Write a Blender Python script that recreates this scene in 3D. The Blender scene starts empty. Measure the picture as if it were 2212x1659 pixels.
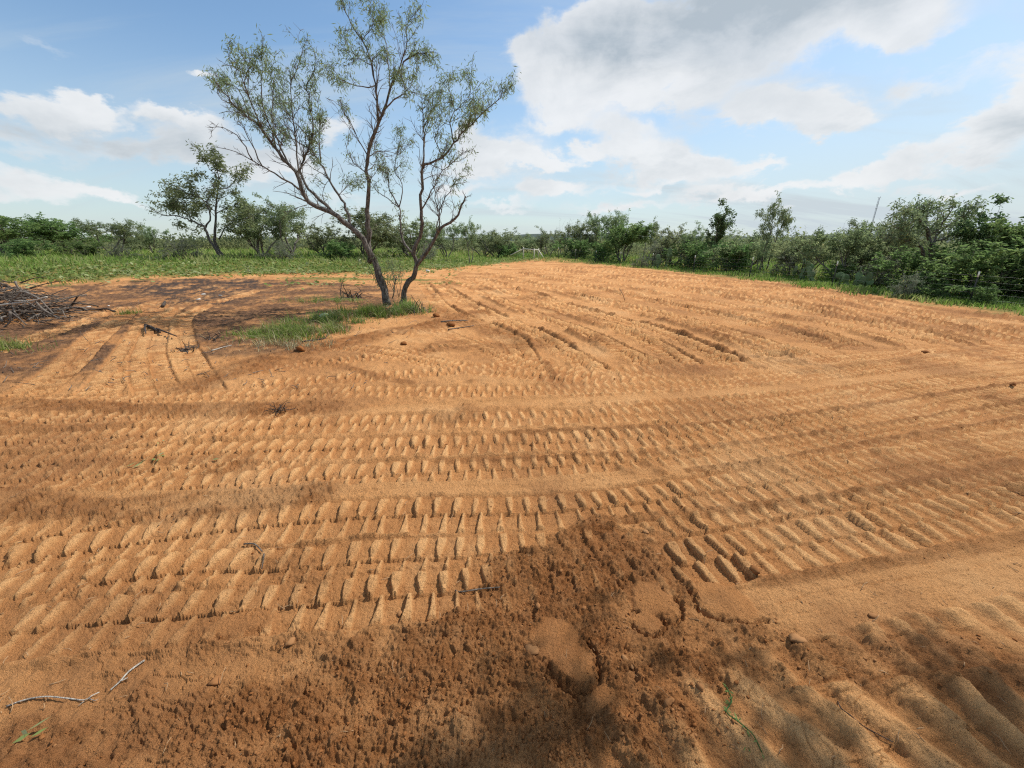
import bpy, math, random
import numpy as np
from mathutils import Vector, Matrix

S = bpy.context.scene
C = S.collection
RAD = math.radians
PI = math.pi

# ------------------------------------------------------------------ camera
CAM_H = 1.8
PITCH = RAD(19.5)
FOC = 400.0                      # focal length in pixels at 1024 wide
cam_d = bpy.data.cameras.new('camera')
cam_d.sensor_width = 36.0
cam_d.lens = 36.0 * FOC / 1024.0
cam_d.clip_start = 0.05
cam_d.clip_end = 8000.0
cam = bpy.data.objects.new('camera', cam_d)
C.objects.link(cam)
cam.location = (0, 0, CAM_H)
cam.rotation_euler = (RAD(90) - PITCH, 0, 0)
S.camera = cam

# ------------------------------------------------------------------ sun, sky, exposure
SUN_AZ, SUN_EL = RAD(60), RAD(51)
SUNV = Vector((math.sin(SUN_AZ) * math.cos(SUN_EL), math.cos(SUN_AZ) * math.cos(SUN_EL), math.sin(SUN_EL)))
sun_d = bpy.data.lights.new('sun', 'SUN')
sun_d.energy = 5.0
sun_d.angle = RAD(0.55)
sun_d.color = (1.0, 0.965, 0.91)
sun = bpy.data.objects.new('sun', sun_d)
C.objects.link(sun)
sun.rotation_euler = SUNV.to_track_quat('Z', 'Y').to_euler()
sun.location = (20, 10, 30)

S.view_settings.view_transform = 'Standard'
S.view_settings.look = 'None'
S.view_settings.gamma = 1.0
S.view_settings.exposure = 0.0
S.view_settings.use_curve_mapping = False
S.render.engine = 'CYCLES'
S.cycles.max_bounces = 5
S.cycles.diffuse_bounces = 3
S.cycles.transparent_max_bounces = 4
S.cycles.use_denoising = False
S.cycles.use_adaptive_sampling = False
S.cycles.filter_width = 1.2

SKY_STR = 0.15


class NT:
    """tiny node-tree helper"""
    def __init__(s, tree):
        s.t = tree
        s.n = tree.nodes
        s.l = tree.links
        s.n.clear()

    def node(s, kind, ins=None, **props):
        n = s.n.new(kind)
        for k, v in props.items():
            setattr(n, k, v)
        for k, v in (ins or {}).items():
            s.put(n.inputs[k], v)
        return n

    def put(s, sock, v):
        if isinstance(v, bpy.types.NodeSocket):
            s.l.new(v, sock)
        elif isinstance(v, bpy.types.Node):
            s.l.new(v.outputs[0], sock)
        else:
            sock.default_value = v

    def m(s, op, a, b=0.0, c=None, clamp=False):
        n = s.n.new('ShaderNodeMath')
        n.operation = op
        n.use_clamp = clamp
        s.put(n.inputs[0], a)
        s.put(n.inputs[1], b)
        if c is not None:
            s.put(n.inputs[2], c)
        return n.outputs[0]

    def ramp01(s, x, lo, hi):
        n = s.n.new('ShaderNodeMapRange')
        n.interpolation_type = 'SMOOTHSTEP'
        s.put(n.inputs[0], x)
        n.inputs[1].default_value = lo
        n.inputs[2].default_value = hi
        n.inputs[3].default_value = 0.0
        n.inputs[4].default_value = 1.0
        return n.outputs[0]

    def mix(s, f, a, b, blend='MIX'):
        n = s.n.new('ShaderNodeMix')
        n.data_type = 'RGBA'
        n.blend_type = blend
        s.put(n.inputs[0], f)
        for sock, v in ((n.inputs[6], a), (n.inputs[7], b)):
            if isinstance(v, (tuple, list)):
                v = tuple(v) + ((1.0,) if len(v) == 3 else ())
            s.put(sock, v)
        return n.outputs[2]

    def noise(s, vec, scale, detail=4.0, rough=0.55, dist=0.0, out=0):
        n = s.n.new('ShaderNodeTexNoise')
        if vec is not None:
            s.put(n.inputs['Vector'], vec)
        n.inputs['Scale'].default_value = scale
        n.inputs['Detail'].default_value = detail
        n.inputs['Roughness'].default_value = rough
        n.inputs['Distortion'].default_value = dist
        return n.outputs[out]


def px_dir(px, py):
    a, b = (px - 512.0) / FOC, (384.0 - py) / FOC
    cp, sp = math.cos(PITCH), math.sin(PITCH)
    return np.array((a, cp + b * sp, -sp + b * cp))


def px_azel(px, py):
    d = px_dir(px, py)
    return math.atan2(d[0], d[1]), math.atan2(d[2], math.hypot(d[0], d[1]))


world = bpy.data.worlds.new('World')
S.world = world
world.use_nodes = True
w = NT(world.node_tree)
sky = w.node('ShaderNodeTexSky', sky_type='NISHITA')
sky.sun_disc = False
sky.sun_elevation = SUN_EL
sky.sun_rotation = SUN_AZ
sky.air_density = 1.0
sky.dust_density = 0.6
sky.ozone_density = 1.5
tc = w.node('ShaderNodeTexCoord')
vdir = tc.outputs['Generated']
sep = w.node('ShaderNodeSeparateXYZ', {0: vdir})
az = w.m('ARCTAN2', sep.outputs[0], sep.outputs[1])
el = w.m('ARCSINE', sep.outputs[2])
zc = w.m('MAXIMUM', sep.outputs[2], 0.02)
zc = w.m('ADD', zc, 0.22)
plane = w.node('ShaderNodeCombineXYZ', {0: w.m('DIVIDE', sep.outputs[0], zc), 1: w.m('DIVIDE', sep.outputs[1], zc), 2: 0.0})
sph = w.node('ShaderNodeCombineXYZ', {0: az, 1: w.m('MULTIPLY', el, 1.7), 2: 3.0})
n_big = w.noise(sph.outputs[0], 2.6, 4, 0.5, 0.2)
n_mid = w.noise(sph.outputs[0], 6.0, 8, 0.6, 0.3)
n_fin = w.noise(plane.outputs[0], 1.6, 7, 0.6, 0.5)
# wisps: stretched noise
wv = w.node('ShaderNodeMapping', {0: plane.outputs[0]})
wv.inputs['Rotation'].default_value = (0, 0, RAD(-28))
wv.inputs['Scale'].default_value = (0.35, 1.5, 1)
n_wisp = w.noise(wv.outputs[0], 1.3, 7, 0.62, 0.6)
warp_a = w.m('MULTIPLY', w.m('SUBTRACT', n_mid, 0.5), 0.24)
warp_e = w.m('MULTIPLY', w.m('SUBTRACT', w.noise(sph.outputs[0], 7.3, 7, 0.6, 0.2), 0.5), 0.15)
azw = w.m('ADD', az, warp_a)
elw = w.m('ADD', el, warp_e)
# cumulus groups: direction of centre (through its azimuth and elevation), half sizes in pixels, strength
BLOBS = [
    (760, 14, 150, 40, 1.1), (640, 50, 62, 34, 1.0), (700, 70, 48, 26, .95), (590, 18, 36, 28, .9), (880, 14, 70, 26, .8), (905, 40, 60, 14, .5),
    (575, 88, 44, 26, 1.0), (545, 66, 24, 16, .8), (610, 100, 26, 14, .8), (505, 152, 34, 16, 1.0), (540, 160, 22, 8, .8),
    (785, 106, 46, 17, 1.1), (840, 114, 30, 11, .95), (752, 122, 18, 10, .7), (1005, 112, 56, 24, 1.0), (1030, 90, 34, 20, .9), (945, 128, 26, 12, .6),
    (640, 158, 34, 16, 1.0), (690, 168, 44, 11, .95), (585, 158, 16, 7, .8), (745, 172, 28, 7, .7),
    (548, 188, 32, 9, .9), (870, 164, 34, 10, .95), (920, 172, 30, 7, .7), (480, 172, 20, 8, .8), (500, 206, 34, 5, .6), (830, 180, 36, 6, .6),
    (400, 60, 20, 8, .0), (480, 130, 16, 8, .6), (555, 120, 30, 12, .6), (620, 130, 40, 10, .5), (960, 150, 50, 8, .6), (1000, 60, 50, 14, .5), (930, 90, 30, 10, .35), (460, 190, 30, 6, .6), (660, 186, 60, 5, .5), (780, 190, 40, 5, .5), (960, 195, 50, 5, .5), (125, 148, 60, 10, .5), (20, 145, 50, 12, .5), (20, 195, 60, 8, .5), (330, 205, 60, 8, .5),
    (50, 108, 38, 15, .9), (95, 120, 26, 10, .7), (160, 122, 26, 12, .85), (205, 128, 30, 13, .8), (230, 160, 50, 16, .8), (290, 168, 40, 16, .7),
    (190, 68, 20, 7, .75), (40, 180, 60, 10, .65), (100, 190, 30, 7, .6), (340, 130, 30, 12, .6), (60, 46, 40, 7, .3), (620, 205, 40, 5, .6), (720, 196, 50, 6, .55),
    (-160, 60, 80, 40, .7), (-200, 160, 90, 26, .7), (1240, 120, 90, 36, .8), (1180, 10, 80, 40, .7),
]


def blob_sum(blobs, fall, azs, els):
    acc = None
    for (bx, by, sx, sy, st) in blobs:
        a0, e0 = px_azel(bx, by)
        a1, _ = px_azel(bx + sx, by)
        _, e1 = px_azel(bx, by - sy)
        sa, se = abs(a1 - a0) + 1e-3, abs(e1 - e0) + 1e-3
        dx = w.m('DIVIDE', w.m('SUBTRACT', azs, a0), sa)
        dy = w.m('DIVIDE', w.m('SUBTRACT', els, e0), se)
        r2 = w.m('ADD', w.m('MULTIPLY', dx, dx), w.m('MULTIPLY', dy, dy))
        g = w.m('MULTIPLY', w.m('EXPONENT', w.m('MULTIPLY', r2, fall)), st)
        acc = g if acc is None else w.m('ADD', acc, g)
    return acc


dens = w.m('MINIMUM', blob_sum(BLOBS, -0.85, azw, elw), 1.15)
dens = w.m('ADD', dens, w.m('MULTIPLY', w.m('ADD', w.ramp01(az, -0.25, 0.25), 0.45), 0.11))
# clouds outside the frame: the same kind of broken cumulus all round
behind = w.m('MULTIPLY', w.ramp01(w.m('ABSOLUTE', az), 1.05, 1.5), w.ramp01(n_big, 0.46, 0.66))
over = w.m('MULTIPLY', w.ramp01(el, 0.72, 1.0), w.ramp01(n_big, 0.44, 0.62))
dens = w.m('MAXIMUM', dens, w.m('MULTIPLY', w.m('MAXIMUM', behind, over), 0.9))
shape = w.m('ADD', dens, w.m('MULTIPLY', w.m('SUBTRACT', n_mid, 0.5), 0.95))
shape = w.m('ADD', shape, w.m('MULTIPLY', w.m('SUBTRACT', n_fin, 0.5), 0.70))
cover = w.ramp01(shape, 0.26, 0.74)
wisp = w.m('MULTIPLY', w.ramp01(n_wisp, 0.44, 0.80), 0.50)
wisp = w.m('ADD', wisp, w.m('MULTIPLY', w.ramp01(el, 0.38, 0.0), 0.62))
veil = w.m('MULTIPLY', w.ramp01(az, -0.3, 1.0), 0.30)
wisp = w.m('ADD', wisp, veil, clamp=True)
# grey undersides of the thickest clouds
grey = w.m('MULTIPLY', w.ramp01(n_fin, 0.12, 0.60), w.m('MINIMUM', blob_sum([(760, -5, 200, 46, 1.0), (640, 40, 60, 22, .5), (690, 66, 60, 16, .35), (1010, 122, 60, 18, .8), (110, 150, 120, 22, .55),
                               (240, 152, 60, 14, .4), (840, 125, 40, 8, .25), (640, 172, 90, 8, .3)], -0.9, azw, elw), 1.0))
K = 1.0 / SKY_STR
cl_bright = (0.90 * K, 0.91 * K, 0.92 * K)
cl_grey = (0.46 * K, 0.52 * K, 0.57 * K)
shade = w.m('MULTIPLY', w.ramp01(w.m('ADD', w.m('MULTIPLY', n_mid, 0.7), w.m('MULTIPLY', n_fin, 0.45)), 0.45, 0.78), 0.38)
shade = w.m('ADD', grey, shade, clamp=True)
cl_col = w.mix(shade, cl_bright, cl_grey)
skyb = w.mix(1.0, sky.outputs[0], (0.92, 1.04, 1.06), 'MULTIPLY')
col = w.mix(wisp, skyb, (0.60 * K, 0.68 * K, 0.73 * K))
col = w.mix(w.m('MULTIPLY', cover, 0.90), col, cl_col)
bg = w.node('ShaderNodeBackground', {0: col, 1: SKY_STR})
out = w.node('ShaderNodeOutputWorld', {0: bg})

# ------------------------------------------------------------------ noise and geometry helpers
rng = np.random.default_rng(7)
random.seed(7)
_P = np.random.default_rng(11).permutation(512).astype(np.int64)
_P = np.concatenate([_P, _P])
_G = np.random.default_rng(12).normal(size=(512, 2))
_G /= np.linalg.norm(_G, axis=1)[:, None]
_R = np.random.default_rng(13).random((512, 4))


def _h(ix, iy):
    return _P[(_P[ix & 511] + iy) & 511]


def perlin(x, y):
    x0 = np.floor(x); y0 = np.floor(y)
    ix = x0.astype(np.int64); iy = y0.astype(np.int64)
    fx = x - x0; fy = y - y0
    u = fx * fx * fx * (fx * (fx * 6 - 15) + 10)
    v = fy * fy * fy * (fy * (fy * 6 - 15) + 10)
    def g(i, j):
        gg = _G[_h(ix + i, iy + j)]
        return gg[:, 0] * (fx - i) + gg[:, 1] * (fy - j)
    a = g(0, 0); b = g(1, 0); c = g(0, 1); d = g(1, 1)
    return 1.5 * ((a + u * (b - a)) * (1 - v) + (c + u * (d - c)) * v)


def fbm(x, y, scale, octv=4, gain=0.5):
    s = 0; a = 1.0; t = 0
    for o in range(octv):
        s = s + a * perlin(x * scale + 17.3 * o, y * scale - 9.1 * o)
        t += a; a *= gain; scale *= 2.03
    return s / t


def clods(x, y, cell, thr=0.4):
    """rounded lumps on a jittered grid: height 0..1 (fraction thr of cells is empty)"""
    X = x / cell; Y = y / cell
    ix = np.floor(X).astype(np.int64); iy = np.floor(Y).astype(np.int64)
    best = np.zeros_like(x)
    for i in (-1, 0, 1):
        for j in (-1, 0, 1):
            r = _R[_h(ix + i, iy + j)]
            cx = ix + i + r[:, 0]; cy = iy + j + r[:, 1]
            rad = 0.28 + 0.5 * r[:, 2]
            ang = r[:, 3] * 6.28
            dx = X - cx; dy = Y - cy
            ca, sa = np.cos(ang), np.sin(ang)
            pa = np.abs(dx * ca + dy * sa) * (0.8 + r[:, 0] * .6); pb = np.abs(-dx * sa + dy * ca)
            e = np.maximum(np.maximum(pa, pb), .70 * (pa + pb * .9))
            hgt = np.clip((1 - e / rad) * 2.4, 0, 1) * rad * (.62 + .38 * np.clip((dx * r[:, 1] - dy * r[:, 2] * .8) / rad * 1.5, -1, 1))
            hgt = np.where(r[:, 3] < thr, 0, hgt)
            best = np.maximum(best, hgt)
    return best


def sstep(x, a, b):
    t = np.clip((x - a) / (b - a), 0, 1)
    return t * t * (3 - 2 * t)


# ---- macro terrain
def H0(x, y):
    x = np.asarray(x, float); y = np.asarray(y, float)
    r = np.hypot(x, y); a = np.arctan2(x, y)
    h = 0.75 * sstep(r, 20, 38) * sstep(-a, RAD(1), RAD(16)) * (np.cos(a) > 0)
    h = h + 0.05 * np.sin(x * .31 + 1) * np.cos(y * .23) * sstep(r, 5, 12)
    h = h + 0.42 * np.exp(-(((x - 4.3) / 3.6) ** 2 + ((y - 43) / 4.5) ** 2))
    h = h - 0.18 * sstep(x - 0.62 * y, 1.5, 6) * sstep(y, 2, 8)
    return h


def at(px, py):
    d = px_dir(px, py)
    lo, t = 0.0, 0.3
    while t < 4000:
        p = d * t
        if CAM_H + p[2] < float(H0(p[0], p[1])):
            break
        lo = t
        t *= 1.03
    for _ in range(24):
        m = (lo + t) / 2
        p = d * m
        if CAM_H + p[2] < float(H0(p[0], p[1])):
            t = m
        else:
            lo = m
    p = d * t
    return np.array((p[0], p[1], float(H0(p[0], p[1]))))


def at_y(px, py, Y):
    d = px_dir(px, py)
    t = Y / d[1]
    return np.array((d[0] * t, Y, CAM_H + d[2] * t))


def pxl(pts):
    return np.array([at(*p)[:2] for p in pts])


def catmull(P, step):
    P = np.asarray(P, float)
    Q = np.vstack([2 * P[0] - P[1], P, 2 * P[-1] - P[-2]])
    o = []
    for i in range(1, len(Q) - 2):
        n = max(2, int(np.linalg.norm(Q[i + 1] - Q[i]) / step) + 1)
        t = np.linspace(0, 1, n, endpoint=False)[:, None]
        a, b, c, d = Q[i - 1], Q[i], Q[i + 1], Q[i + 2]
        o.append(0.5 * ((2 * b) + (c - a) * t + (2 * a - 5 * b + 4 * c - d) * t ** 2 + (3 * b - a - 3 * c + d) * t ** 3))
    o.append(P[-1:])
    return np.vstack(o)


def line_uv(x, y, pts, reach, step):
    """arc length and signed offset of points near a polyline; index subset returned"""
    L = catmull(pts, step)
    seg = np.diff(L, axis=0)
    ln = np.linalg.norm(seg, axis=1)
    cum = np.concatenate([[0], np.cumsum(ln)])
    best = np.full(x.shape, 1e9); U = np.zeros_like(x); V = np.zeros_like(x)
    bx0, by0 = L.min(0) - reach; bx1, by1 = L.max(0) + reach
    idx = np.nonzero((x > bx0) & (x < bx1) & (y > by0) & (y < by1))[0]
    xs = x[idx]; ys = y[idx]
    b = best[idx]; u_ = U[idx]; v_ = V[idx]
    order = np.argsort(xs, kind='stable')
    xs_s = xs[order]
    for k in range(len(seg)):
        if ln[k] < 1e-6:
            continue
        a = L[k]; d = seg[k] / ln[k]
        x0 = min(a[0], L[k + 1][0]) - reach; x1 = max(a[0], L[k + 1][0]) + reach
        i0, i1 = np.searchsorted(xs_s, (x0, x1))
        s = order[i0:i1]
        yy = ys[s]
        y0 = min(a[1], L[k + 1][1]) - reach; y1 = max(a[1], L[k + 1][1]) + reach
        s = s[(yy > y0) & (yy < y1)]
        rx = xs[s] - a[0]; ry = ys[s] - a[1]
        t = rx * d[0] + ry * d[1]
        v = -rx * d[1] + ry * d[0]
        tc_ = np.clip(t, 0, ln[k])
        dist = np.hypot(rx - tc_ * d[0], ry - tc_ * d[1])
        better = dist < b[s]
        s2 = s[better]
        b[s2] = dist[better]; u_[s2] = cum[k] + t[better]; v_[s2] = v[better]
    ok = b < reach
    return idx[ok], u_[ok], v_[ok], b[ok], cum[-1]


def poly_sd(x, y, P):
    """signed distance to a polygon, positive inside"""
    P = np.asarray(P)
    n = len(P); d = np.full(x.shape, 1e9); ins = np.zeros(x.shape, bool)
    for i in range(n):
        a = P[i]; b = P[(i + 1) % n]
        e = b - a
        wx = x - a[0]; wy = y - a[1]
        t = np.clip((wx * e[0] + wy * e[1]) / (e @ e), 0, 1)
        d = np.minimum(d, np.hypot(wx - t * e[0], wy - t * e[1]))
        c = ((a[1] > y) != (b[1] > y)) & (x < (b[0] - a[0]) * (y - a[1]) / (b[1] - a[1] + 1e-12) + a[0])
        ins ^= c
    return np.where(ins, d, -d)


# ---- where the cleared dirt ends and green growth begins: radius by azimuth
_edge_px = [(-80, 288), (0, 284), (60, 283), (100, 280), (150, 277.5), (200, 276), (250, 274.5), (300, 274), (350, 274), (400, 272),
            (450, 269), (480, 266), (505, 263), (530, 260.8), (560, 261.8), (600, 265), (640, 268.5), (700, 275), (760, 281),
            (800, 286), (850, 293), (900, 300), (960, 308), (1024, 317), (1100, 328)]
_e = pxl(_edge_px)
_eaz = np.arctan2(_e[:, 0], _e[:, 1]); _er = np.hypot(_e[:, 0], _e[:, 1])
_o = np.argsort(_eaz); _eaz = _eaz[_o]; _er = _er[_o]


def edge_r(a):
    return np.interp(a, _eaz, _er)


# ---- tracks: centre lines given through points in the view, turned into ground coordinates
def TR(px, w=.21, pitch=.132, depth=.023, worn=.32, phase=0., smooth=0., world=False, fade=None, kind=0):
    return dict(p=(np.array(px, float) if world else pxl(px)), w=w, pitch=pitch, depth=depth, worn=worn, phase=phase, smooth=smooth, fade=fade, kind=kind)


tracks = []
# passes running away to the far mound, nearly parallel to each other
fanA = catmull(pxl([(548, 262), (620, 270), (740, 284), (880, 304), (1060, 336)]), .5)
fanB = catmull(pxl([(420, 288), (470, 310), (540, 340), (600, 366), (680, 400)]), .5)
def resample(L, n):
    s = np.concatenate([[0], np.cumsum(np.linalg.norm(np.diff(L, axis=0), axis=1))])
    t = np.linspace(0, s[-1], n)
    return np.stack([np.interp(t, s, L[:, 0]), np.interp(t, s, L[:, 1])], 1)
# control rows across the fan at several depths
rows = [pxl([(425, 284), (470, 276), (520, 270), (560, 266), (590, 265.5)]),
        pxl([(430, 294), (520, 288), (600, 283), (670, 279), (730, 280)]),
        pxl([(450, 310), (560, 305), (680, 300), (790, 293), (870, 298)]),
        pxl([(500, 335), (620, 330), (760, 325), (900, 318), (1000, 318)]),
        pxl([(540, 372), (700, 366), (850, 352), (1000, 342), (1150, 345)])]
rows = [catmull(r_, .3) for r_ in rows]
NF = 17
rr = random.Random(4)
for k in rr.sample(range(NF), NF):
    f = (k + rr.uniform(-.25, .25)) / (NF - 1)
    f = min(max(f, 0), 1)
    pts = []
    for r_ in rows:
        rs = resample(r_, 101)
        pts.append(rs[int(f * 100)])
    pts = np.array(pts) + np.array([[rr.uniform(-.15, .15), rr.uniform(-.1, .1)] for _ in pts])
    tracks.append(TR(pts, world=True, w=.24, pitch=.17, depth=.062, worn=rr.uniform(.15, .4), phase=rr.random(), kind=1))
# mid field arcs right of the grass island
tracks += [
    TR([(250, 372), (330, 362), (430, 350), (520, 336)], depth=.03, worn=.5),
    TR([(300, 345), (380, 352), (450, 366), (560, 378), (680, 380)], w=.22, depth=.035, worn=.45, phase=.3),
    TR([(230, 388), (330, 380), (440, 372), (560, 362)], depth=.03, worn=.5, phase=.6),
    TR([(420, 322), (470, 345), (540, 368), (640, 384)], depth=.03, worn=.5, phase=.2),
    TR([(360, 336), (440, 330), (520, 318), (600, 312)], depth=.025, worn=.55, phase=.2),
]
# left field: passes curving away past the ash patch
tracks += [
    TR([(20, 400), (62, 370), (105, 330), (150, 304), (215, 285)], pitch=.13, depth=.034, worn=.22, kind=4, w=.24),
    TR([(95, 398), (118, 370), (140, 335), (165, 305), (228, 286)], pitch=.13, depth=.034, worn=.22, kind=4, w=.24),
    TR([(205, 396), (190, 366), (180, 335), (192, 312), (260, 290)], pitch=.13, depth=.034, worn=.22, kind=4, w=.24),
    TR([(-60, 372), (0, 350), (60, 330), (130, 306)], pitch=.13, depth=.034, worn=.22, kind=4, w=.24),
    TR([(165, 400), (150, 372), (152, 340), (172, 310), (235, 288)], pitch=.13, depth=.034, worn=.22, kind=4, w=.24),
]
# bottom right, broad furrows
tracks += [
    TR([(600, 850), (760, 790), (900, 745), (1024, 715), (1150, 690)], w=.42, pitch=.20, depth=.040, worn=.12, kind=2),
    TR([(740, 648), (800, 642), (900, 634), (1060, 616), (1150, 600)], w=.19, pitch=.19, depth=.035, worn=.3, kind=2),
]
# foreground passes, far to near
tracks += [
    TR([(1150, 340), (1024, 346), (850, 358), (700, 368), (600, 374)][::-1], worn=.35),
    # denser overlapping passes on the right
    TR([(560, 398), (700, 392), (850, 378), (1024, 355), (1150, 340)], worn=.25, phase=.2, w=.2),
    TR([(600, 408), (720, 400), (850, 386), (1024, 363), (1150, 346)], worn=.2, phase=.5, w=.2),
    TR([(640, 424), (740, 414), (850, 400), (1024, 378), (1150, 360)], worn=.2, phase=.8, w=.19),
    TR([(600, 455), (720, 444), (850, 427), (1024, 400), (1150, 384)], worn=.2, phase=.35, w=.2),
    TR([(640, 480), (740, 470), (850, 452), (1024, 424), (1150, 404)], worn=.2, phase=.9, w=.2),
    TR([(720, 522), (800, 507), (900, 492), (1024, 470), (1150, 450)], worn=.15, phase=.15, w=.2),
    TR([(640, 545), (760, 522), (880, 504), (1024, 486), (1150, 466)], worn=.2, phase=.6, w=.2),
    TR([(-60, 425), (60, 421), (200, 415), (330, 410)], worn=.4, phase=.6, w=.2),
    TR([(-60, 485), (60, 478), (200, 466), (330, 460)], worn=.35, phase=.1, w=.2),
    TR([(-80, 555), (60, 535), (200, 510), (330, 500)], worn=.5, phase=.3, w=.2),
    TR([(-60, 470), (60, 452), (200, 436), (340, 414), (512, 403.5), (680, 395), (850, 381), (1024, 366), (1150, 350)], smooth=1, w=.10),
    TR([(-40, 404), (120, 401), (230, 396), (360, 392), (512, 391), (680, 384), (850, 370), (1024, 349), (1150, 333)], worn=.15, w=.20),
    TR([(-60, 445), (60, 440), (200, 431), (340, 424), (512, 419), (680, 411), (850, 396), (1024, 374), (1150, 355)], depth=.025, worn=.15, w=.205, phase=.4),
    TR([(-60, 520), (60, 505), (200, 487), (340, 477), (512, 468), (680, 456), (850, 436), (1024, 408), (1150, 390)], worn=.22, w=.205, phase=.7),
    TR([(-60, 470), (60, 462), (200, 452), (340, 448), (512, 443), (680, 434), (850, 416), (1024, 390), (1150, 370)], depth=.027, worn=.12, w=.205),
    TR([(-60, 500), (150, 500), (300, 494), (420, 490), (512, 487), (640, 477), (700, 470)], smooth=1, w=.12),
    TR([(620, 506), (720, 490), (850, 466), (1024, 436), (1150, 415)], worn=.18, w=.2, phase=.25),
    TR([(-80, 590), (0, 566), (100, 547), (220, 530), (330, 519), (430, 514), (512, 513), (620, 505), (740, 487), (850, 472), (1024, 450), (1150, 429)], depth=.028, worn=.15, w=.205, phase=.1),
    TR([(-80, 615), (60, 590), (180, 572), (280, 570), (360, 562), (450, 557), (540, 552), (620, 552), (700, 562)], worn=.42, w=.19, phase=.6),
    TR([(-80, 655), (0, 634), (120, 620), (250, 610), (380, 598), (470, 590), (560, 575), (680, 552)], depth=.025, worn=.2, w=.17, phase=.3),
    TR([(600, 585), (700, 560), (800, 543), (900, 525), (1024, 500), (1150, 478)], depth=.034, worn=.08, w=.2, phase=.55, kind=3, pitch=.142),
    TR([(700, 630), (820, 602), (930, 582), (1060, 556), (1150, 540)], smooth=1, w=.16),
]

# ---- loose reddish soil: bands and patches
loose_bands = [
    ([(690, 470), (780, 458), (880, 440), (1024, 417)], .05, .8, 0),
    ([(-60, 402), (60, 406), (170, 409), (280, 408), (330, 406)], .20, 1.0, 0),
    ([(-60, 500), (60, 506), (160, 507), (250, 502), (320, 492)], .17, 1.0, 0),
    ([(-60, 420), (40, 428), (120, 425)], .14, .7, 0),
    ([(200, 384), (260, 362), (330, 346), (400, 331), (450, 320), (480, 312)], .42, 1.0, 0),
    ([(430, 306), (470, 322), (500, 334), (540, 345)], .35, .8, 0),
    ([(560, 266), (640, 270), (760, 283), (880, 300), (1024, 321), (1100, 331)], .35, .8, 0),
    ([(430, 351), (500, 345), (560, 338)], .25, .7, 0),
    ([(620, 300), (660, 308), (720, 318)], .5, .35, 0),
    ([(512, 433), (600, 429), (700, 424), (850, 408), (1024, 383)], .045, .9, 0),
    ([(440, 461), (600, 455), (700, 448), (850, 428), (1024, 402)], .04, .8, 0),
    ([(600, 520), (700, 512), (800, 500), (900, 484), (1024, 460)], .06, .8, 0),
    ([(760, 582), (860, 566), (960, 550), (1080, 530)], .05, .7, 0),
    ([(640, 600), (720, 640), (800, 655), (900, 668), (1040, 655)], .13, .8, 0),
    ([(60, 462), (150, 460), (250, 455)], .10, .5, 0),
    ([(290, 357), (330, 364), (370, 374), (410, 384)], .10, .9, 0),
    ([(712, 352), (790, 362), (840, 368)], .10, .8, 0),
    ([(800, 372), (880, 362), (1000, 348)], .10, .5, 0),
]
loose_polys = [
    ([(420, 616), (480, 560), (600, 520), (640, 545), (720, 580), (790, 640), (760, 690), (690, 800), (-200, 830), (-260, 760), (60, 716), (180, 660), (300, 640)], .05, 1.0),
    ([(255, 560), (300, 545), (330, 560), (360, 600), (300, 590)], .05, .55),
]
loose_polys = [(pxl(p), e, s_) for p, e, s_ in loose_polys]
loose_bands = [(pxl(p), w_, s_, q) for p, w_, s_, q in loose_bands]
ASH = pxl([(122, 288), (150, 282), (205, 278), (265, 279), (270, 286), (235, 293), (225, 302), (190, 305), (160, 301), (150, 294)])
DUFF = pxl([(-80, 300), (60, 286), (150, 280), (300, 279), (390, 286), (420, 303), (335, 322), (300, 348), (230, 356), (150, 362), (90, 378), (-80, 390)])
SCARS = [(at(560, 648)[:2], .13, .20, .5, .03), (at(652, 598)[:2], .10, .13, .3, .02), (at(725, 600)[:2], .16, .11, -.5, .025),
         (at(650, 622)[:2], .07, .06, 0, .015), (at(600, 700)[:2], .10, .05, .8, .0), (at(250, 620)[:2], .2, .1, .2, .0)]
# green islands on the dirt (centre px, half sizes m)
ISLANDS = [(at(298, 331)[:2], .55, .3), (at(322, 321)[:2], .4, .2), (at(372, 312)[:2], .65, .3), (at(404, 310)[:2], .4, .35),
           (at(345, 300)[:2], .8, .25), (at(0, 347)[:2], .5, .4), (at(395, 280)[:2], 2.6, .5), (at(330, 279)[:2], 2.6, .6), (at(442, 283)[:2], 1.1, .2)]


def grass_mask(x, y, n=None):
    r = np.hypot(x, y); a = np.arctan2(x, y)
    er = edge_r(a)
    if n is None:
        n = fbm(x, y, .55, 4)
    g = sstep(r - er + n * 3.2 * np.clip(er / 25, .25, 1), -0.6, 1.2)
    g = np.where(np.abs(a) > RAD(70), sstep(r + n * 4, 17, 20), g)
    for (c, sx, sy) in ISLANDS:
        d = np.hypot((x - c[0]) / sx, (y - c[1]) / sy) + n * .5
        g = np.maximum(g, sstep(d, 1.1, .6))
    return g


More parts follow.
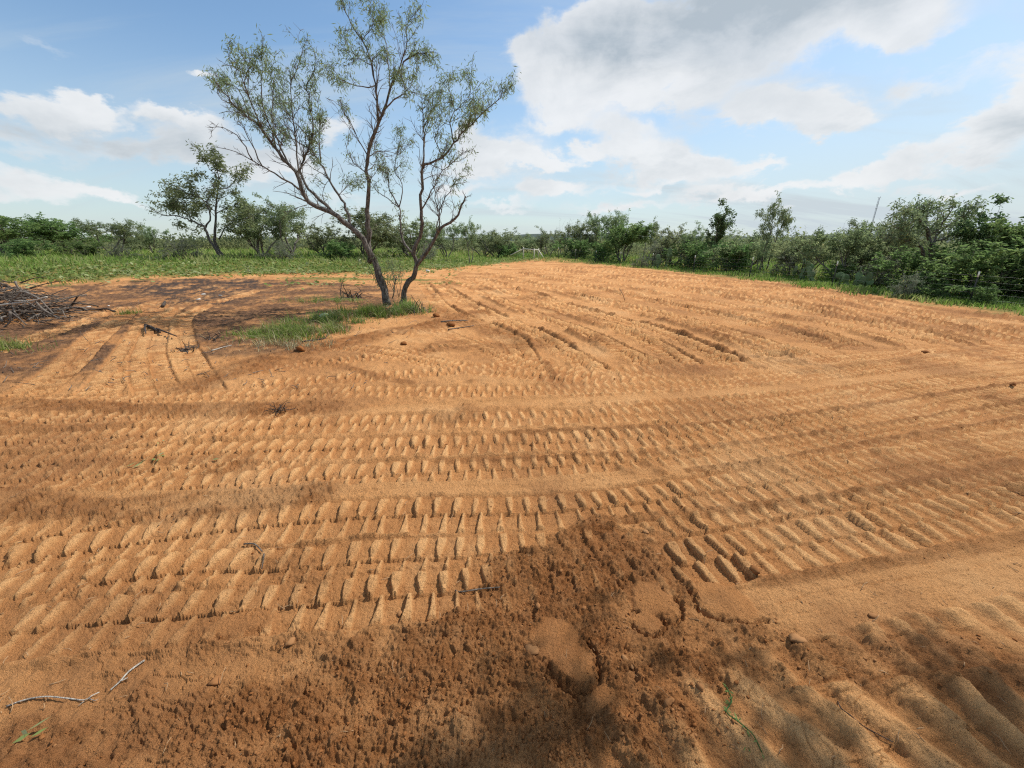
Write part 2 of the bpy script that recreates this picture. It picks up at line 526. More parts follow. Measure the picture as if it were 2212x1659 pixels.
def ground_field(x, y, full=True):
    """height and soil masks at the points"""
    base = H0(x, y)
    r = np.hypot(x, y)
    n1 = fbm(x, y, 1.1, 4)
    n2 = fbm(x + 31, y - 12, 6.0, 4)
    n3 = fbm(x - 3, y + 8, 26.0, 4, .6) * 1.35 + .55 * fbm(x, y, 75.0, 2) * sstep(r, 7, 3)
    micro = 0.014 * n1 + 0.010 * n2 + 0.0045 * n3
    lump0 = clods(x, y, .055, .72)
    micro = micro + .008 * lump0
    loose = np.zeros_like(x)
    pale = 0.45 + .25 * n1
    clear = np.zeros_like(x)
    # plates: shallow flaky crust steps
    fl = fbm(x * 1.0, y * 1.7, 7.0, 3)
    micro = micro + .007 * sstep(fl, .0, .012) + .006 * sstep(fl, .22, .235)
    fl2 = sstep(fbm(x + 11, y * 1.2, 9.0, 3), .0, .02) - .5
    plate = clods(x, y, .16, .25)
    micro = micro + .05 * np.minimum(plate, .16) * sstep(n2, -.1, .25)
    for t in tracks:
        step = .35 if np.abs(t['p']).max() < 9 else .8
        i, u, v, dist, L = line_uv(x, y, t['p'], t['w'] + .16, step)
        if len(i) == 0:
            continue
        xi = x[i]; yi = y[i]
        wb = perlin(xi * 2.2, yi * 2.2) * .012 + perlin(xi * 9, yi * 9) * .006
        v = v + wb
        u = u + perlin(xi * 3 + 40, yi * 3) * .02
        av = np.abs(v); wd = t['w']
        m = sstep(av, wd + .015, wd - .01)
        m = m * sstep(u, -.05, .25) * sstep(L - u, -.05, .25)
        if t['smooth']:
            tr = .006 * n3[i] + .004 * fl2[i] + .004 * n2[i] + .004 * perlin(u * .8, v * 60) + .004 * perlin(u * 2, v * 18)
            tr = tr + .008 * sstep(np.abs(v - .3 * wd + .05 * perlin(u * 1.5, u * 0)), .012, .0) * -1
            micro[i] = micro[i] * (1 - m) + tr * m
            pale[i] = pale[i] * (1 - m) + .55 * m
            bm = np.exp(-((av - wd - .03) / .03) ** 2)
            micro[i] += bm * (.012 + .012 * n2[i])
            continue
        p = t['pitch']; D = t['depth']
        # two lug rows, half a pitch apart, separated by a small step
        row = v > 0
        uu = u / p + t['phase'] + np.where(row, 0., .5)
        if t['kind'] == 2:
            uu = u / p + t['phase'] + v * 1.3 + .25 * perlin(xi * 2.5, yi * 2.5)
        k = np.floor(uu)
        hh = _R[_h(k.astype(np.int64) + 7, row.astype(np.int64) * 3 + int(t['phase'] * 97))]
        du = (uu - k - .5 + (hh[:, 1] - .5) * .17) * p
        t1 = np.clip(av / wd, 0, 1)
        hw = np.where(row, .011 + .016 * sstep(t1, .02, .55), .009 + .023 * t1 ** 1.5) * (p / .142)
        if t['kind'] == 3:
            hw = (.016 + .012 * np.sin(t1 * 2.6)) * (p / .142)
        if t['kind'] == 2:
            hw = .030 * (p / .142) * (1 + .5 * n1[i])
        hw = hw * (.78 + .42 * hh[:, 0]) * (1 + .25 * n2[i])
        soft = .009 * (p / .142) if t['kind'] != 2 else .055
        # steeper on the left side of each rib, long slope right
        ridge = sstep(np.abs(du) - hw, soft * .75, -soft * .45)
        rnd = np.clip(1 - (np.abs(du) / (hw + soft)) ** 2, 0, 1)
        ridge = ridge * (.84 + .16 * rnd)
        end = sstep(t1, 1.02, .82)
        lugh = np.where(row, .8 + .2 * np.sin(t1 * 3.1), .95 - .25 * t1)
        floor_ = np.where(row, -.42, -.70) * D + .0025 * n3[i] + .003 * n2[i]
        lowf = fbm(xi - 20, yi + 20 * t['phase'], .9, 3)
        amp = D * (1 + .9 * lowf) * (1.0 + .55 * (hh[:, 2] - .5)) * (1 + .5 * n2[i])
        tr = floor_ + ridge * amp * lugh * end
        if t['kind'] in (0, 1, 4):
            tr = tr + D * .42 * sstep(np.abs(v - .006), .009, .004)       # thin middle rail
        tr = tr + .0036 * n3[i] + .004 * fl2[i]
        # worn or crumbled stretches
        wn = fbm(xi + 5 * t['phase'], yi, 1.3, 3)
        er = sstep(wn + .25 * n2[i], .52 - 1.0 * t['worn'], .78 - 1.0 * t['worn'])
        rough = .014 * n2[i] + .008 * n3[i] + .16 * clods(xi, yi, .07, .35) * .16 + .009 * sstep(fl[i], .0, .012) - .25 * D
        tr = tr - .006 * sstep(np.abs(perlin(xi * 11 + 5, yi * 13)), .05, .0) * ridge * sstep(hh[:, 3], .45, .7)
        tr = tr * (1 - er * .75) + rough * er * .9
        micro[i] = micro[i] * (1 - m) + tr * m
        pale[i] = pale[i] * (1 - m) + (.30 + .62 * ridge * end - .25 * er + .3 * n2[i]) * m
        bm = np.exp(-((av - wd - .032) / .026) ** 2) * sstep(u, -.05, .25) * sstep(L - u, -.05, .25)
        cr = perlin(u * 7, v * 30 + 3) + perlin(u * 19, v * 50)
        micro[i] += bm * (.013 + .012 * n2[i] + .010 * sstep(cr, -.05, .25) - .006) * (1.8 if t['kind'] == 1 else 1)
        if t['kind'] == 4:
            clear[i] = np.maximum(clear[i], m * (1 - .5 * er))
        if t['kind'] == 1:
            gr = np.exp(-((av - wd + .01) / .022) ** 2) * sstep(perlin(u * .5 + 3 * t['phase'], u * 0 + 5), -.3, .1)
            micro[i] -= .035 * gr
            loose[i] = np.maximum(loose[i], .7 * gr)
        if t['kind'] == 1:
            # a ragged little windrow left by the blade edge
            side = 1 if t['phase'] > .5 else -1
            wr = sstep(np.abs(v * side - wd - .06), .11, .02) * sstep(perlin(u * .30 + 9 * t['phase'], u * 0) + .25 * perlin(u * 2.1, u * 0 + 4), -.15, .10)
            micro[i] += wr * (.052 + .16 * clods(xi, yi, .12, .3))
            loose[i] = np.maximum(loose[i], wr * 1.0)
    for P, wd, st, q in loose_bands:
        i, u, v, dist, L = line_uv(x, y, P, wd * 2.0 + .3, .6)
        if len(i) == 0:
            continue
        d = dist / wd + n1[i] * .8 + n2[i] * .35
        loose[i] = np.maximum(loose[i], st * sstep(d, 1.25, .55))
    for P, e, st in loose_polys:
        sd = poly_sd(x, y, P) + n1 * .10 + n2 * .07
        sd = sd + n1 * .16 + n2 * .10 + n3 * .03
        loose = np.maximum(loose, st * sstep(sd, -e * 1.5, e * 3.0))
    # scattered small crumbly spots
    sp = fbm(x + 70, y + 22, .9, 4)
    loose = np.maximum(loose, .75 * sstep(sp, .32, .48) * sstep(r, 30, 12))
    loose = loose * np.clip(.88 + .8 * n2 + .6 * n1, 0, 1)
    lf = sstep(loose, .15, .9)
    crumb = .070 * clods(x, y, .085, .72) * sstep(fbm(x, y, 2.5, 2), -.3, .3) + .060 * clods(x + 9, y, .042, .5) * sstep(n2, -.25, .25) * .8 + .038 * clods(x, y + 5, .021, .2)
    crumb = crumb * .5 + .020 * fbm(x, y, 7, 5, .66) + .018 * n1 + .016 * clods(x + 3, y + 3, .0125, .2) * sstep(r, 3.5, 2) + .004 * n3
    holes = sstep(fbm(x - 9, y + 3, 14, 3), .20, .42)
    crumb = crumb - .014 * holes
    far = sstep(r, 4, 9)
    crumb = crumb * (1 - .25 * far) + far * (.07 * clods(x, y, .13, .5))
    micro = micro * (1 - .5 * lf) + lf * (crumb + .006)
    # smooth scraped scars
    for (c, sx, sy, rot, lift) in SCARS:
        dx = x - c[0]; dy = y - c[1]
        ca, sa = math.cos(rot), math.sin(rot)
        px_ = (dx * ca + dy * sa) / sx; py_ = (-dx * sa + dy * ca) / sy
        d = np.hypot(px_, py_) + n2 * .45 + n1 * .35 + n3 * .12
        m = sstep(d, 1.0, .72) * .92
        micro = micro * (1 - m) + m * (lift * .35 * (1 - d * d) + .008 + .003 * n3 + .004 * n2)
        micro = micro - .030 * sstep(np.abs(d - 1.12), .16, 0) * (py_ < -.2) * (lift > .01)
        loose = loose * (1 - .45 * m)
        pale = pale * (1 - m) + .15 * m
    # drying cracks on firm soil close by
    cn = perlin(x * 5.2 + 3, y * 6.5) + .45 * perlin(x * 14, y * 15)
    ck = sstep(np.abs(cn), .018, .0) * sstep(n1, .0, .35) * sstep(r, 8, 4) * (1 - lf)
    micro = micro - .012 * ck
    ash_sd = poly_sd(x, y, ASH) + n1 * 1.1 + n2 * .5
    ash = sstep(ash_sd, -.5, .7) * (.62 + 1.2 * n2 + .9 * n1)
    duff_sd = poly_sd(x, y, DUFF) + n1 * 1.6 + n2 * .6
    duff = sstep(duff_sd, -.8, 1.2) * np.clip(.84 + 1.4 * n1 + 1.0 * n2, 0, 1)
    duff = duff * (1 - .85 * clear)
    micro = micro + duff * (.03 * clods(x, y, .14, .55) + .012 * n2)
    g = grass_mask(x, y, n1)
    micro = micro + g * (.02 * n2 + .02)
    micro = micro * (1 - .5 * sstep(r, 40, 80))
    return base + micro, loose, np.clip(ash, 0, 1), np.clip(duff, 0, 1), g, np.clip(pale, 0, 1)


# ------------------------------------------------------------------ mesh helpers
def mesh_np(name, V, F4=None, F3=None, mat=None, smooth=True):
    me = bpy.data.meshes.new(name)
    V = np.asarray(V, np.float32)
    F4 = np.zeros((0, 4), np.int32) if F4 is None or len(F4) == 0 else np.asarray(F4, np.int32)
    F3 = np.zeros((0, 3), np.int32) if F3 is None or len(F3) == 0 else np.asarray(F3, np.int32)
    me.vertices.add(len(V))
    me.vertices.foreach_set('co', V.ravel())
    nl = len(F4) * 4 + len(F3) * 3
    me.loops.add(nl)
    me.loops.foreach_set('vertex_index', np.concatenate([F4.ravel(), F3.ravel()]))
    me.polygons.add(len(F4) + len(F3))
    st = np.concatenate([np.arange(len(F4)) * 4, len(F4) * 4 + np.arange(len(F3)) * 3])
    me.polygons.foreach_set('loop_start', st.astype(np.int32))
    me.update(calc_edges=True)
    if smooth:
        me.polygons.foreach_set('use_smooth', np.ones(len(me.polygons), bool))
    if mat:
        me.materials.append(mat)
    return me


def attr(me, name, val):
    a = me.attributes.new(name, 'FLOAT', 'POINT')
    a.data.foreach_set('value', np.asarray(val, np.float32))


def link(name, me, parent=None, loc=None):
    o = bpy.data.objects.new(name, me)
    C.objects.link(o)
    if parent:
        o.parent = parent
    if loc is not None:
        o.location = loc
    return o


def thing(name, label, cat, loc=(0, 0, 0), rz=0, group=None, data=None):
    o = bpy.data.objects.new(name, data)
    C.objects.link(o)
    o.location = loc
    o.rotation_euler = (0, 0, rz)
    o['label'] = label
    o['category'] = cat
    if group:
        o['group'] = group
    return o


class Tubes:
    """tapered bent tubes gathered into one mesh"""
    def __init__(s):
        s.V = []; s.F = []; s.T = []; s.n = 0; s.vals = []

    def add(s, pts, rad, sides=6, val=0., wob=0.):
        pts = np.asarray(pts, float); rad = np.asarray(rad, float)
        n = len(pts)
        d = np.gradient(pts, axis=0)
        d /= np.linalg.norm(d, axis=1)[:, None] + 1e-9
        up = np.array((.31, .17, .93)) if abs(d[0][2]) < .8 else np.array((.9, .3, .1))
        a = np.cross(d, up); a /= np.linalg.norm(a, axis=1)[:, None] + 1e-9
        b = np.cross(d, a)
        th = np.arange(sides) / sides * 2 * PI
        rr_ = rad[:, None] * (1 + (wob * rng.uniform(-1, 1, (n, sides)) if wob else 0))
        ring = pts[:, None, :] + rr_[:, :, None] * (np.cos(th)[None, :, None] * a[:, None, :] + np.sin(th)[None, :, None] * b[:, None, :])
        s.V.append(ring.reshape(-1, 3))
        i = np.arange(n - 1)[:, None] * sides; j = np.arange(sides)[None, :]; j2 = (j + 1) % sides
        f = np.stack([i + j, i + j2, i + sides + j2, i + sides + j], -1).reshape(-1, 4) + s.n
        s.F.append(f)
        # caps
        e0 = s.n + np.arange(sides); e1 = s.n + (n - 1) * sides + np.arange(sides)
        for k in range(1, sides - 1):
            s.T.append((e0[0], e0[k + 1], e0[k])); s.T.append((e1[0], e1[k], e1[k + 1]))
        s.n += n * sides
        s.vals.append(np.full(n * sides, val))

    def mesh(s, name, mat):
        me = mesh_np(name, np.vstack(s.V), np.vstack(s.F), np.array(s.T), mat)
        attr(me, 'tint', np.concatenate(s.vals))
        return me


def cards(P, D, N, L, W, tip=.5):
    """pointed leaf quads (kite) at P along D with side vector N; arrays"""
    D = D / (np.linalg.norm(D, axis=1)[:, None] + 1e-9)
    N = np.cross(D, N); N /= np.linalg.norm(N, axis=1)[:, None] + 1e-9
    a = P
    b = P + D * (L * tip)[:, None] + N * (W / 2)[:, None]
    c = P + D * L[:, None]
    d = P + D * (L * tip)[:, None] - N * (W / 2)[:, None]
    V = np.stack([a, b, c, d], 1).reshape(-1, 3)
    F = np.arange(len(P) * 4).reshape(-1, 4)
    return V, F


# ------------------------------------------------------------------ materials
def bsdf_mat(name, rough=.9, spec=.15):
    m = bpy.data.materials.new(name)
    m.use_nodes = True
    t = NT(m.node_tree)
    b = t.node('ShaderNodeBsdfPrincipled')
    b.inputs['Roughness'].default_value = rough
    b.inputs['Specular IOR Level'].default_value = spec
    o = t.node('ShaderNodeOutputMaterial', {0: b.outputs[0]})
    return m, t, b


def soil_colour(t, pos, loose, ash, duff, grass, pale):
    nb = t.noise(pos, 1.4, 5, .6)
    nm = t.noise(pos, 14.0, 5, .65)
    nf = t.noise(pos, 160.0, 3, .7)
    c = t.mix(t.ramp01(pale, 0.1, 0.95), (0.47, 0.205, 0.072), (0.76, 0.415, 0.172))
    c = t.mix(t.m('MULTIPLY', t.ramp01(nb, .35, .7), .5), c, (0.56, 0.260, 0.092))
    lc = t.mix(t.ramp01(nb, .35, .65), (0.22, 0.080, 0.024), (0.31, 0.135, 0.048))
    lc = t.mix(t.m('MULTIPLY', t.ramp01(nm, .45, .7), .55), lc, (0.34, 0.175, 0.078))
    c = t.mix(t.m('MULTIPLY', loose, .92), c, lc)
    c = t.mix(t.m('MULTIPLY', t.ramp01(nm, .35, .75), .25), c, (0.36, 0.155, 0.055))
    nd = t.noise(pos, .55, 5, .65)
    c = t.mix(t.m('MULTIPLY', t.ramp01(nd, .48, .64), .55), c, (0.30, 0.135, 0.055))
    c = t.mix(t.m('MULTIPLY', t.ramp01(nd, .50, .32), .30), c, (0.74, 0.46, 0.22))
    dc = t.mix(t.ramp01(nm, .35, .65), (0.070, 0.038, 0.024), (0.20, 0.105, 0.056))
    c = t.mix(t.m('MULTIPLY', duff, .92), c, dc)
    ac = t.mix(t.ramp01(nm, .62, .72), (0.060, 0.044, 0.036), (0.30, 0.26, 0.22))
    c = t.mix(t.m('MULTIPLY', ash, .95), c, ac)
    gc = t.mix(t.ramp01(nm, .35, .65), (0.16, 0.17, 0.05), (0.10, 0.14, 0.03))
    c = t.mix(t.m('MULTIPLY', grass, .8), c, gc)
    c = t.mix(.55, c, t.mix(nf, (0.62, 0.62, 0.62), (1.40, 1.40, 1.40)), 'MULTIPLY')
    return c, nf, nm


M = {}
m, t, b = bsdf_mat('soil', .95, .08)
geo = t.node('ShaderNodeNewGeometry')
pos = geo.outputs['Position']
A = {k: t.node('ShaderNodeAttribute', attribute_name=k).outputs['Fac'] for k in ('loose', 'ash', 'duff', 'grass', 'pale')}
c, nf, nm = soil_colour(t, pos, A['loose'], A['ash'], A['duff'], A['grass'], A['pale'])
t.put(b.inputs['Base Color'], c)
bn = t.node('ShaderNodeBump', {'Strength': .9, 'Distance': .007, 'Height': nf})
bn2 = t.node('ShaderNodeBump', {'Strength': 1.0, 'Distance': .026, 'Height': t.noise(pos, 48, 5, .75), 'Normal': bn.outputs[0]})
t.put(b.inputs['Normal'], bn2.outputs[0])
M['soil'] = m

m, t, b = bsdf_mat('clod', .95, .08)
oi = t.node('ShaderNodeAttribute', attribute_name='tint').outputs['Fac']
geo = t.node('ShaderNodeNewGeometry')
nn = t.noise(geo.outputs['Position'], 60, 4, .7)
c = t.mix(oi, (0.22, 0.085, 0.027), (0.46, 0.26, 0.12))
c = t.mix(t.m('MULTIPLY', nn, .4), c, (0.24, 0.105, 0.038))
t.put(b.inputs['Base Color'], c)
t.put(b.inputs['Normal'], t.node('ShaderNodeBump', {'Strength': .5, 'Distance': .004, 'Height': nn}).outputs[0])
M['clod'] = m


def bark(name, c0, c1, scale=18):
    m, t, b = bsdf_mat(name, .9, .15)
    tc = t.node('ShaderNodeTexCoord')
    mp = t.node('ShaderNodeMapping', {0: tc.outputs['Object']})
    mp.inputs['Scale'].default_value = (1, 1, .3)
    n = t.noise(mp.outputs[0], scale, 5, .65, .4)
    ti = t.node('ShaderNodeAttribute', attribute_name='tint').outputs['Fac']
    c = t.mix(t.ramp01(n, .35, .68), c0, c1)
    c = t.mix(t.m('MULTIPLY', ti, .7), c, (0.27, 0.235, 0.20))
    t.put(b.inputs['Base Color'], c)
    t.put(b.inputs['Normal'], t.node('ShaderNodeBump', {'Strength': 1.0, 'Distance': .05, 'Height': n}).outputs[0])
    M[name] = m


bark('bark', (0.042, 0.038, 0.034), (0.23, 0.21, 0.185), 26)
bark('bark_pale', (0.10, 0.082, 0.066), (0.27, 0.235, 0.20))
bark('dead_wood', (0.09, 0.066, 0.048), (0.24, 0.20, 0.16), 30)
bark('pale_wood', (0.42, 0.37, 0.30), (0.62, 0.57, 0.49), 30)
bark('dark_wood', (0.035, 0.024, 0.018), (0.10, 0.07, 0.05), 30)


def leafmat(name, ca, cb, cc, trans=.35):
    m = bpy.data.materials.new(name)
    m.use_nodes = True
    t = NT(m.node_tree)
    ti = t.node('ShaderNodeAttribute', attribute_name='tint').outputs['Fac']
    info = t.node('ShaderNodeObjectInfo')
    c = t.mix(t.ramp01(ti, 0, .6), ca, cb)
    c = t.mix(t.ramp01(ti, .6, 1), c, cc)
    hs = t.node('ShaderNodeHueSaturation', {'Color': c, 'Hue': t.m('ADD', .485, t.m('MULTIPLY', info.outputs['Random'], .03)),
                                           'Saturation': 1.0, 'Value': t.m('ADD', .82, t.m('MULTIPLY', info.outputs['Random'], .36))})
    d = t.node('ShaderNodeBsdfPrincipled', {'Base Color': hs.outputs[0], 'Roughness': .75, 'Specular IOR Level': .12})
    tr = t.node('ShaderNodeBsdfTranslucent', {'Color': hs.outputs[0]})
    mx = t.node('ShaderNodeMixShader', {0: trans, 1: d.outputs[0], 2: tr.outputs[0]})
    t.node('ShaderNodeOutputMaterial', {0: mx.outputs[0]})
    M[name] = m


leafmat('leaf_mesquite', (0.165, 0.225, 0.115), (0.240, 0.300, 0.145), (0.350, 0.380, 0.165), .5)
leafmat('leaf_olive', (0.165, 0.210, 0.105), (0.250, 0.300, 0.140), (0.350, 0.380, 0.175), .62)
leafmat('leaf_green', (0.110, 0.190, 0.065), (0.185, 0.285, 0.095), (0.290, 0.375, 0.130), .62)
leafmat('leaf_dark', (0.080, 0.135, 0.060), (0.135, 0.205, 0.085), (0.215, 0.270, 0.120), .62)
leafmat('leaf_grey', (0.180, 0.210, 0.150), (0.245, 0.275, 0.185), (0.320, 0.340, 0.225), .45)
leafmat('grass', (0.110, 0.190, 0.035), (0.200, 0.300, 0.060), (0.350, 0.360, 0.150), .45)
leafmat('vine_leaf', (0.13, 0.22, 0.050), (0.27, 0.36, 0.11), (0.44, 0.50, 0.24), .4)
leafmat('dry_grass', (0.20, 0.15, 0.08), (0.34, 0.27, 0.15), (0.48, 0.42, 0.28), .2)
leafmat('cactus', (0.10, 0.155, 0.075), (0.15, 0.21, 0.10), (0.22, 0.28, 0.15), .05)


def plain(name, col, rough=.6, metal=0., var=.25, scale=20):
    m, t, b = bsdf_mat(name, rough, .4)
    tc = t.node('ShaderNodeTexCoord')
    n = t.noise(tc.outputs['Object'], scale, 4, .6)
    lo = tuple(v * (1 - var) for v in col)
    hi = tuple(min(1, v * (1 + var * .5)) for v in col)
    t.put(b.inputs['Base Color'], t.mix(n, lo, hi))
    b.inputs['Metallic'].default_value = metal
    M[name] = m


plain('post_green', (0.030, 0.036, 0.030), .7)
plain('white_paint', (0.78, 0.78, 0.72), .6)
plain('pipe_cream', (0.60, 0.56, 0.44), .6)
plain('wire', (0.20, 0.20, 0.19), .6, .5)
plain('melon_rind', (0.50, 0.56, 0.33), .5, 0, .5, 7)
plain('char', (0.02, 0.018, 0.016), .95)
plain('bleached', (0.78, 0.75, 0.68), .8)
plain('mast_steel', (0.42, 0.44, 0.47), .6)
plain('hill', (0.045, 0.066, 0.050), .95, 0, .4, .02)
plain('stake_wood', (0.42, 0.26, 0.13), .8)

# ------------------------------------------------------------------ ground sheet
def build_ground():
    t_in = np.arange(-1.46, 1.4601, .0029)
    t_out = 1.46 + np.cumsum(np.linspace(.0045, .03, 52))
    azs = np.concatenate([np.arctan(-t_out[::-1]), np.arctan(t_in), np.arctan(t_out)])
    a_end = azs[-1]
    nb = 54
    back = np.linspace(a_end, 2 * PI - a_end, nb + 2)[1:-1]
    azs = np.concatenate([azs, back])
    py = np.concatenate([np.linspace(840, 700, 105, endpoint=False), np.linspace(700, 350, 350, endpoint=False), np.linspace(350, 259.5, 190)])
    rad = CAM_H / np.tan(PITCH + np.arctan((py - 384) / FOC))
    rad = np.concatenate([np.linspace(.06, rad[0], 14, endpoint=False), rad, np.geomspace(rad[-1] * 1.06, 6000, 46)])
    nr, na = len(rad), len(azs)
    RR, AA = np.meshgrid(rad, azs, indexing='ij')
    x = (RR * np.sin(AA)).ravel(); y = (RR * np.cos(AA)).ravel()
    h, lo, ash, duff, g, pale = ground_field(x, y)
    V = np.stack([x, y, h], 1)
    V = np.vstack([V, [[0, 0, 0]]])
    i = np.arange(nr - 1)[:, None] * na; j = np.arange(na)[None, :]; j2 = (j + 1) % na
    F = np.stack([i + j, i + na + j, i + na + j2, i + j2], -1).reshape(-1, 4)
    c = nr * na
    F3 = np.stack([np.full(na, c), np.arange(na), (np.arange(na) + 1) % na], 1)
    me = mesh_np('ground', V, F, F3, M['soil'])
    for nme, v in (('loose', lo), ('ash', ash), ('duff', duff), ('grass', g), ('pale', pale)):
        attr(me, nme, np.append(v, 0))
    # make sure faces look up
    me.update()
    if me.polygons[1000].normal.z < 0:
        me.flip_normals()
    o = link('ground', me)
    o['kind'] = 'structure'
    return o


build_ground()


def hz(x, y):
    return float(H0(x, y))


# far hills on the horizon
def build_hills():
    n = 260
    az_ = np.linspace(-PI, PI, n)
    V = []; F = []
    R = 1500.
    for k, a in enumerate(az_):
        nz = 14 + 10 * math.sin(a * 3 + 1) + 6 * math.sin(a * 9) + 3 * math.sin(a * 31) + 8 * math.exp(-((a - .75) / .25) ** 2)
        nz = max(nz, 4)
        for rr_, zz in ((R - 250, -4), (R - 120, nz * .6), (R, nz), (R + 300, nz * .7), (R + 600, -4)):
            V.append((rr_ * math.sin(a), rr_ * math.cos(a), zz + (random.random() * 2.5 if zz > 0 else 0)))
    for k in range(n - 1):
        for q in range(4):
            F.append((k * 5 + q, k * 5 + q + 1, (k + 1) * 5 + q + 1, (k + 1) * 5 + q))
    me = mesh_np('hills', V, F, None, M['hill'])
    o = link('hills', me)
    o['kind'] = 'structure'


build_hills()


# ------------------------------------------------------------------ tree growing
def unit(v):
    return v / (np.linalg.norm(v) + 1e-9)


def grow_path(p, d, length, n, wig, rise, R_):
    pts = [np.array(p, float)]
    d = unit(np.array(d, float))
    for k in range(n):
        d = unit(d + np.array([R_.gauss(0, wig), R_.gauss(0, wig), R_.gauss(0, wig) + rise]))
        pts.append(pts[-1] + d * length / n)
    return np.array(pts), d


def side_dir(d, ang, R_, flat=.0):
    d = unit(d)
    a = unit(np.cross(d, np.array((R_.gauss(0, 1), R_.gauss(0, 1), R_.gauss(0, 1)))))
    v = d * math.cos(ang) + a * math.sin(ang)
    v[2] += flat
    return unit(v)


def leaves_on(paths, per_m, L, W, droop, R_, spread=.05, cl=4, seed=0):
    """leaf cards scattered along twig paths"""
    g = np.random.default_rng(seed)
    P = []; D = []; TT = []
    for pts, tn in paths:
        seg = np.diff(pts, axis=0); ln = np.linalg.norm(seg, axis=1); tot = ln.sum()
        n = max(1, int(per_m * tot + g.random()))
        t = g.random(n) ** .8 * tot
        cum = np.concatenate([[0], np.cumsum(ln)])
        k = np.clip(np.searchsorted(cum, t) - 1, 0, len(seg) - 1)
        q = pts[k] + seg[k] * ((t - cum[k]) / (ln[k] + 1e-9))[:, None]
        q = np.repeat(q, cl, axis=0) + g.normal(0, spread, (n * cl, 3))
        dd = g.normal(0, 1, (n * cl, 3)); dd[:, 2] = dd[:, 2] * .5 - droop
        P.append(q); D.append(dd); TT.append(np.clip(tn + g.normal(0, .16, n * cl), 0, 1))
    P = np.vstack(P); D = np.vstack(D); TT = np.concatenate(TT)
    n = len(P)
    V, F = cards(P, D, g.normal(0, 1, (n, 3)), L * g.uniform(.6, 1.3, n), W * g.uniform(.7, 1.3, n))
    return V, F, np.repeat(TT, 4)


def make_variant(seed, H, spread, stems, n1, n2, n3, leaf, leafmat_, barkm, lean=(0, 0), droop=.6, crown_base=.3, bare=0., L=.12, W=.045, base_r=.09, per_m=9, cl=4, twist=.16, up=.06):
    """one tree as trunk mesh and crown mesh (leaves); H metres tall"""
    R_ = random.Random(seed)
    T = Tubes(); tw = []
    for s in range(stems):
        a0 = 2 * PI * (s + R_.uniform(-.3, .3)) / stems + seed
        tilt = R_.uniform(.15, .6) * spread if stems > 1 else R_.uniform(.02, .2)
        d = np.array((math.sin(a0) * math.sin(tilt) + lean[0], math.cos(a0) * math.sin(tilt) + lean[1], math.cos(tilt)))
        h1 = H * R_.uniform(.62, .86)
        base = np.array((math.sin(a0) * .10, math.cos(a0) * .10, -.1))
        P, dd = grow_path(base, d, h1, 9, twist, up, R_)
        r0 = base_r * R_.uniform(.7, 1.1)
        T.add(P, np.linspace(r0, r0 * .25, len(P)), 6, R_.random() * .3, .12)
        for i in range(n1):
            f = R_.uniform(crown_base, 1.0)
            k = min(int(f * 9), 8)
            q = P[k] + (P[k + 1] - P[k]) * (f * 9 - k if k < 8 else R_.random())
            bd = side_dir(P[k + 1] - P[k], R_.uniform(.4, 1.1), R_, .12)
            l1 = H * R_.uniform(.22, .42) * (1.15 - .5 * f) * (0.7 + .5 * spread)
            P1, _ = grow_path(q, bd, l1, 6, twist * 1.1, .05, R_)
            r1 = r0 * (1 - .7 * f) * .5
            T.add(P1, np.linspace(r1, r1 * .3, len(P1)), 4, R_.random() * .4)
            isbare = R_.random() < bare
            for j in range(n2):
                g = R_.uniform(.2, 1.0); kk = min(int(g * 6), 5)
                q2 = P1[kk] + (P1[kk + 1] - P1[kk]) * R_.random()
                P2, _ = grow_path(q2, side_dir(P1[kk + 1] - P1[kk], R_.uniform(.4, 1.0), R_, .05), l1 * R_.uniform(.28, .55), 4, .22, .02, R_)
                T.add(P2, np.linspace(r1 * .35, .003, len(P2)), 3, R_.random() * .5)
                tn = R_.uniform(.1, .75)
                if not isbare:
                    tw.append((P2, tn))
                for q_ in range(n3):
                    P3, _ = grow_path(P2[R_.randint(1, 4)], side_dir(P2[-1] - P2[0], R_.uniform(.4, 1.1), R_), l1 * R_.uniform(.12, .3), 3, .25, -.03, R_)
                    if q_ % 2 == 0:
                        T.add(P3, np.array([.005, .004, .003, .002]), 3, R_.random() * .5)
                    if not isbare:
                        tw.append((P3, tn))
    trunk = T.mesh('trunk', M[barkm])
    V, F, tt = leaves_on(tw, per_m, L, W, droop, R_, spread=H * .012, cl=cl, seed=seed)
    # brighter towards nothing: tint is only per clump; leaves keep their own colour
    crown = mesh_np('crown', V, F, None, M[leafmat_], smooth=False)
    attr(crown, 'tint', tt)
    return trunk, crown, float(np.vstack(T.V)[:, 2].max())


VAR = {}
VAR['wispy'] = make_variant(1, 5.0, .9, 3, 7, 5, 3, 0, 'leaf_mesquite', 'bark', droop=.9, L=0.21, W=0.05, per_m=8, cl=4, crown_base=.35)
VAR['wispy2'] = make_variant(22, 5.0, 1.0, 4, 6, 5, 3, 0, 'leaf_mesquite', 'bark', droop=.9, L=0.21, W=0.05, per_m=9, cl=4, crown_base=.4, bare=.1)
VAR['round'] = make_variant(3, 4.5, 1.1, 5, 8, 5, 3, 0, 'leaf_green', 'bark', droop=.3, L=0.19, W=0.085, per_m=7, cl=4, crown_base=.25)
VAR['olive'] = make_variant(4, 4.5, 1.1, 5, 8, 5, 3, 0, 'leaf_olive', 'bark_pale', droop=.5, L=0.18, W=0.065, per_m=6.5, cl=4, crown_base=.2)
VAR['olive2'] = make_variant(14, 4.2, 1.2, 6, 7, 5, 2, 0, 'leaf_olive', 'bark', droop=.5, L=0.18, W=0.07, per_m=6.5, cl=4, crown_base=.12)
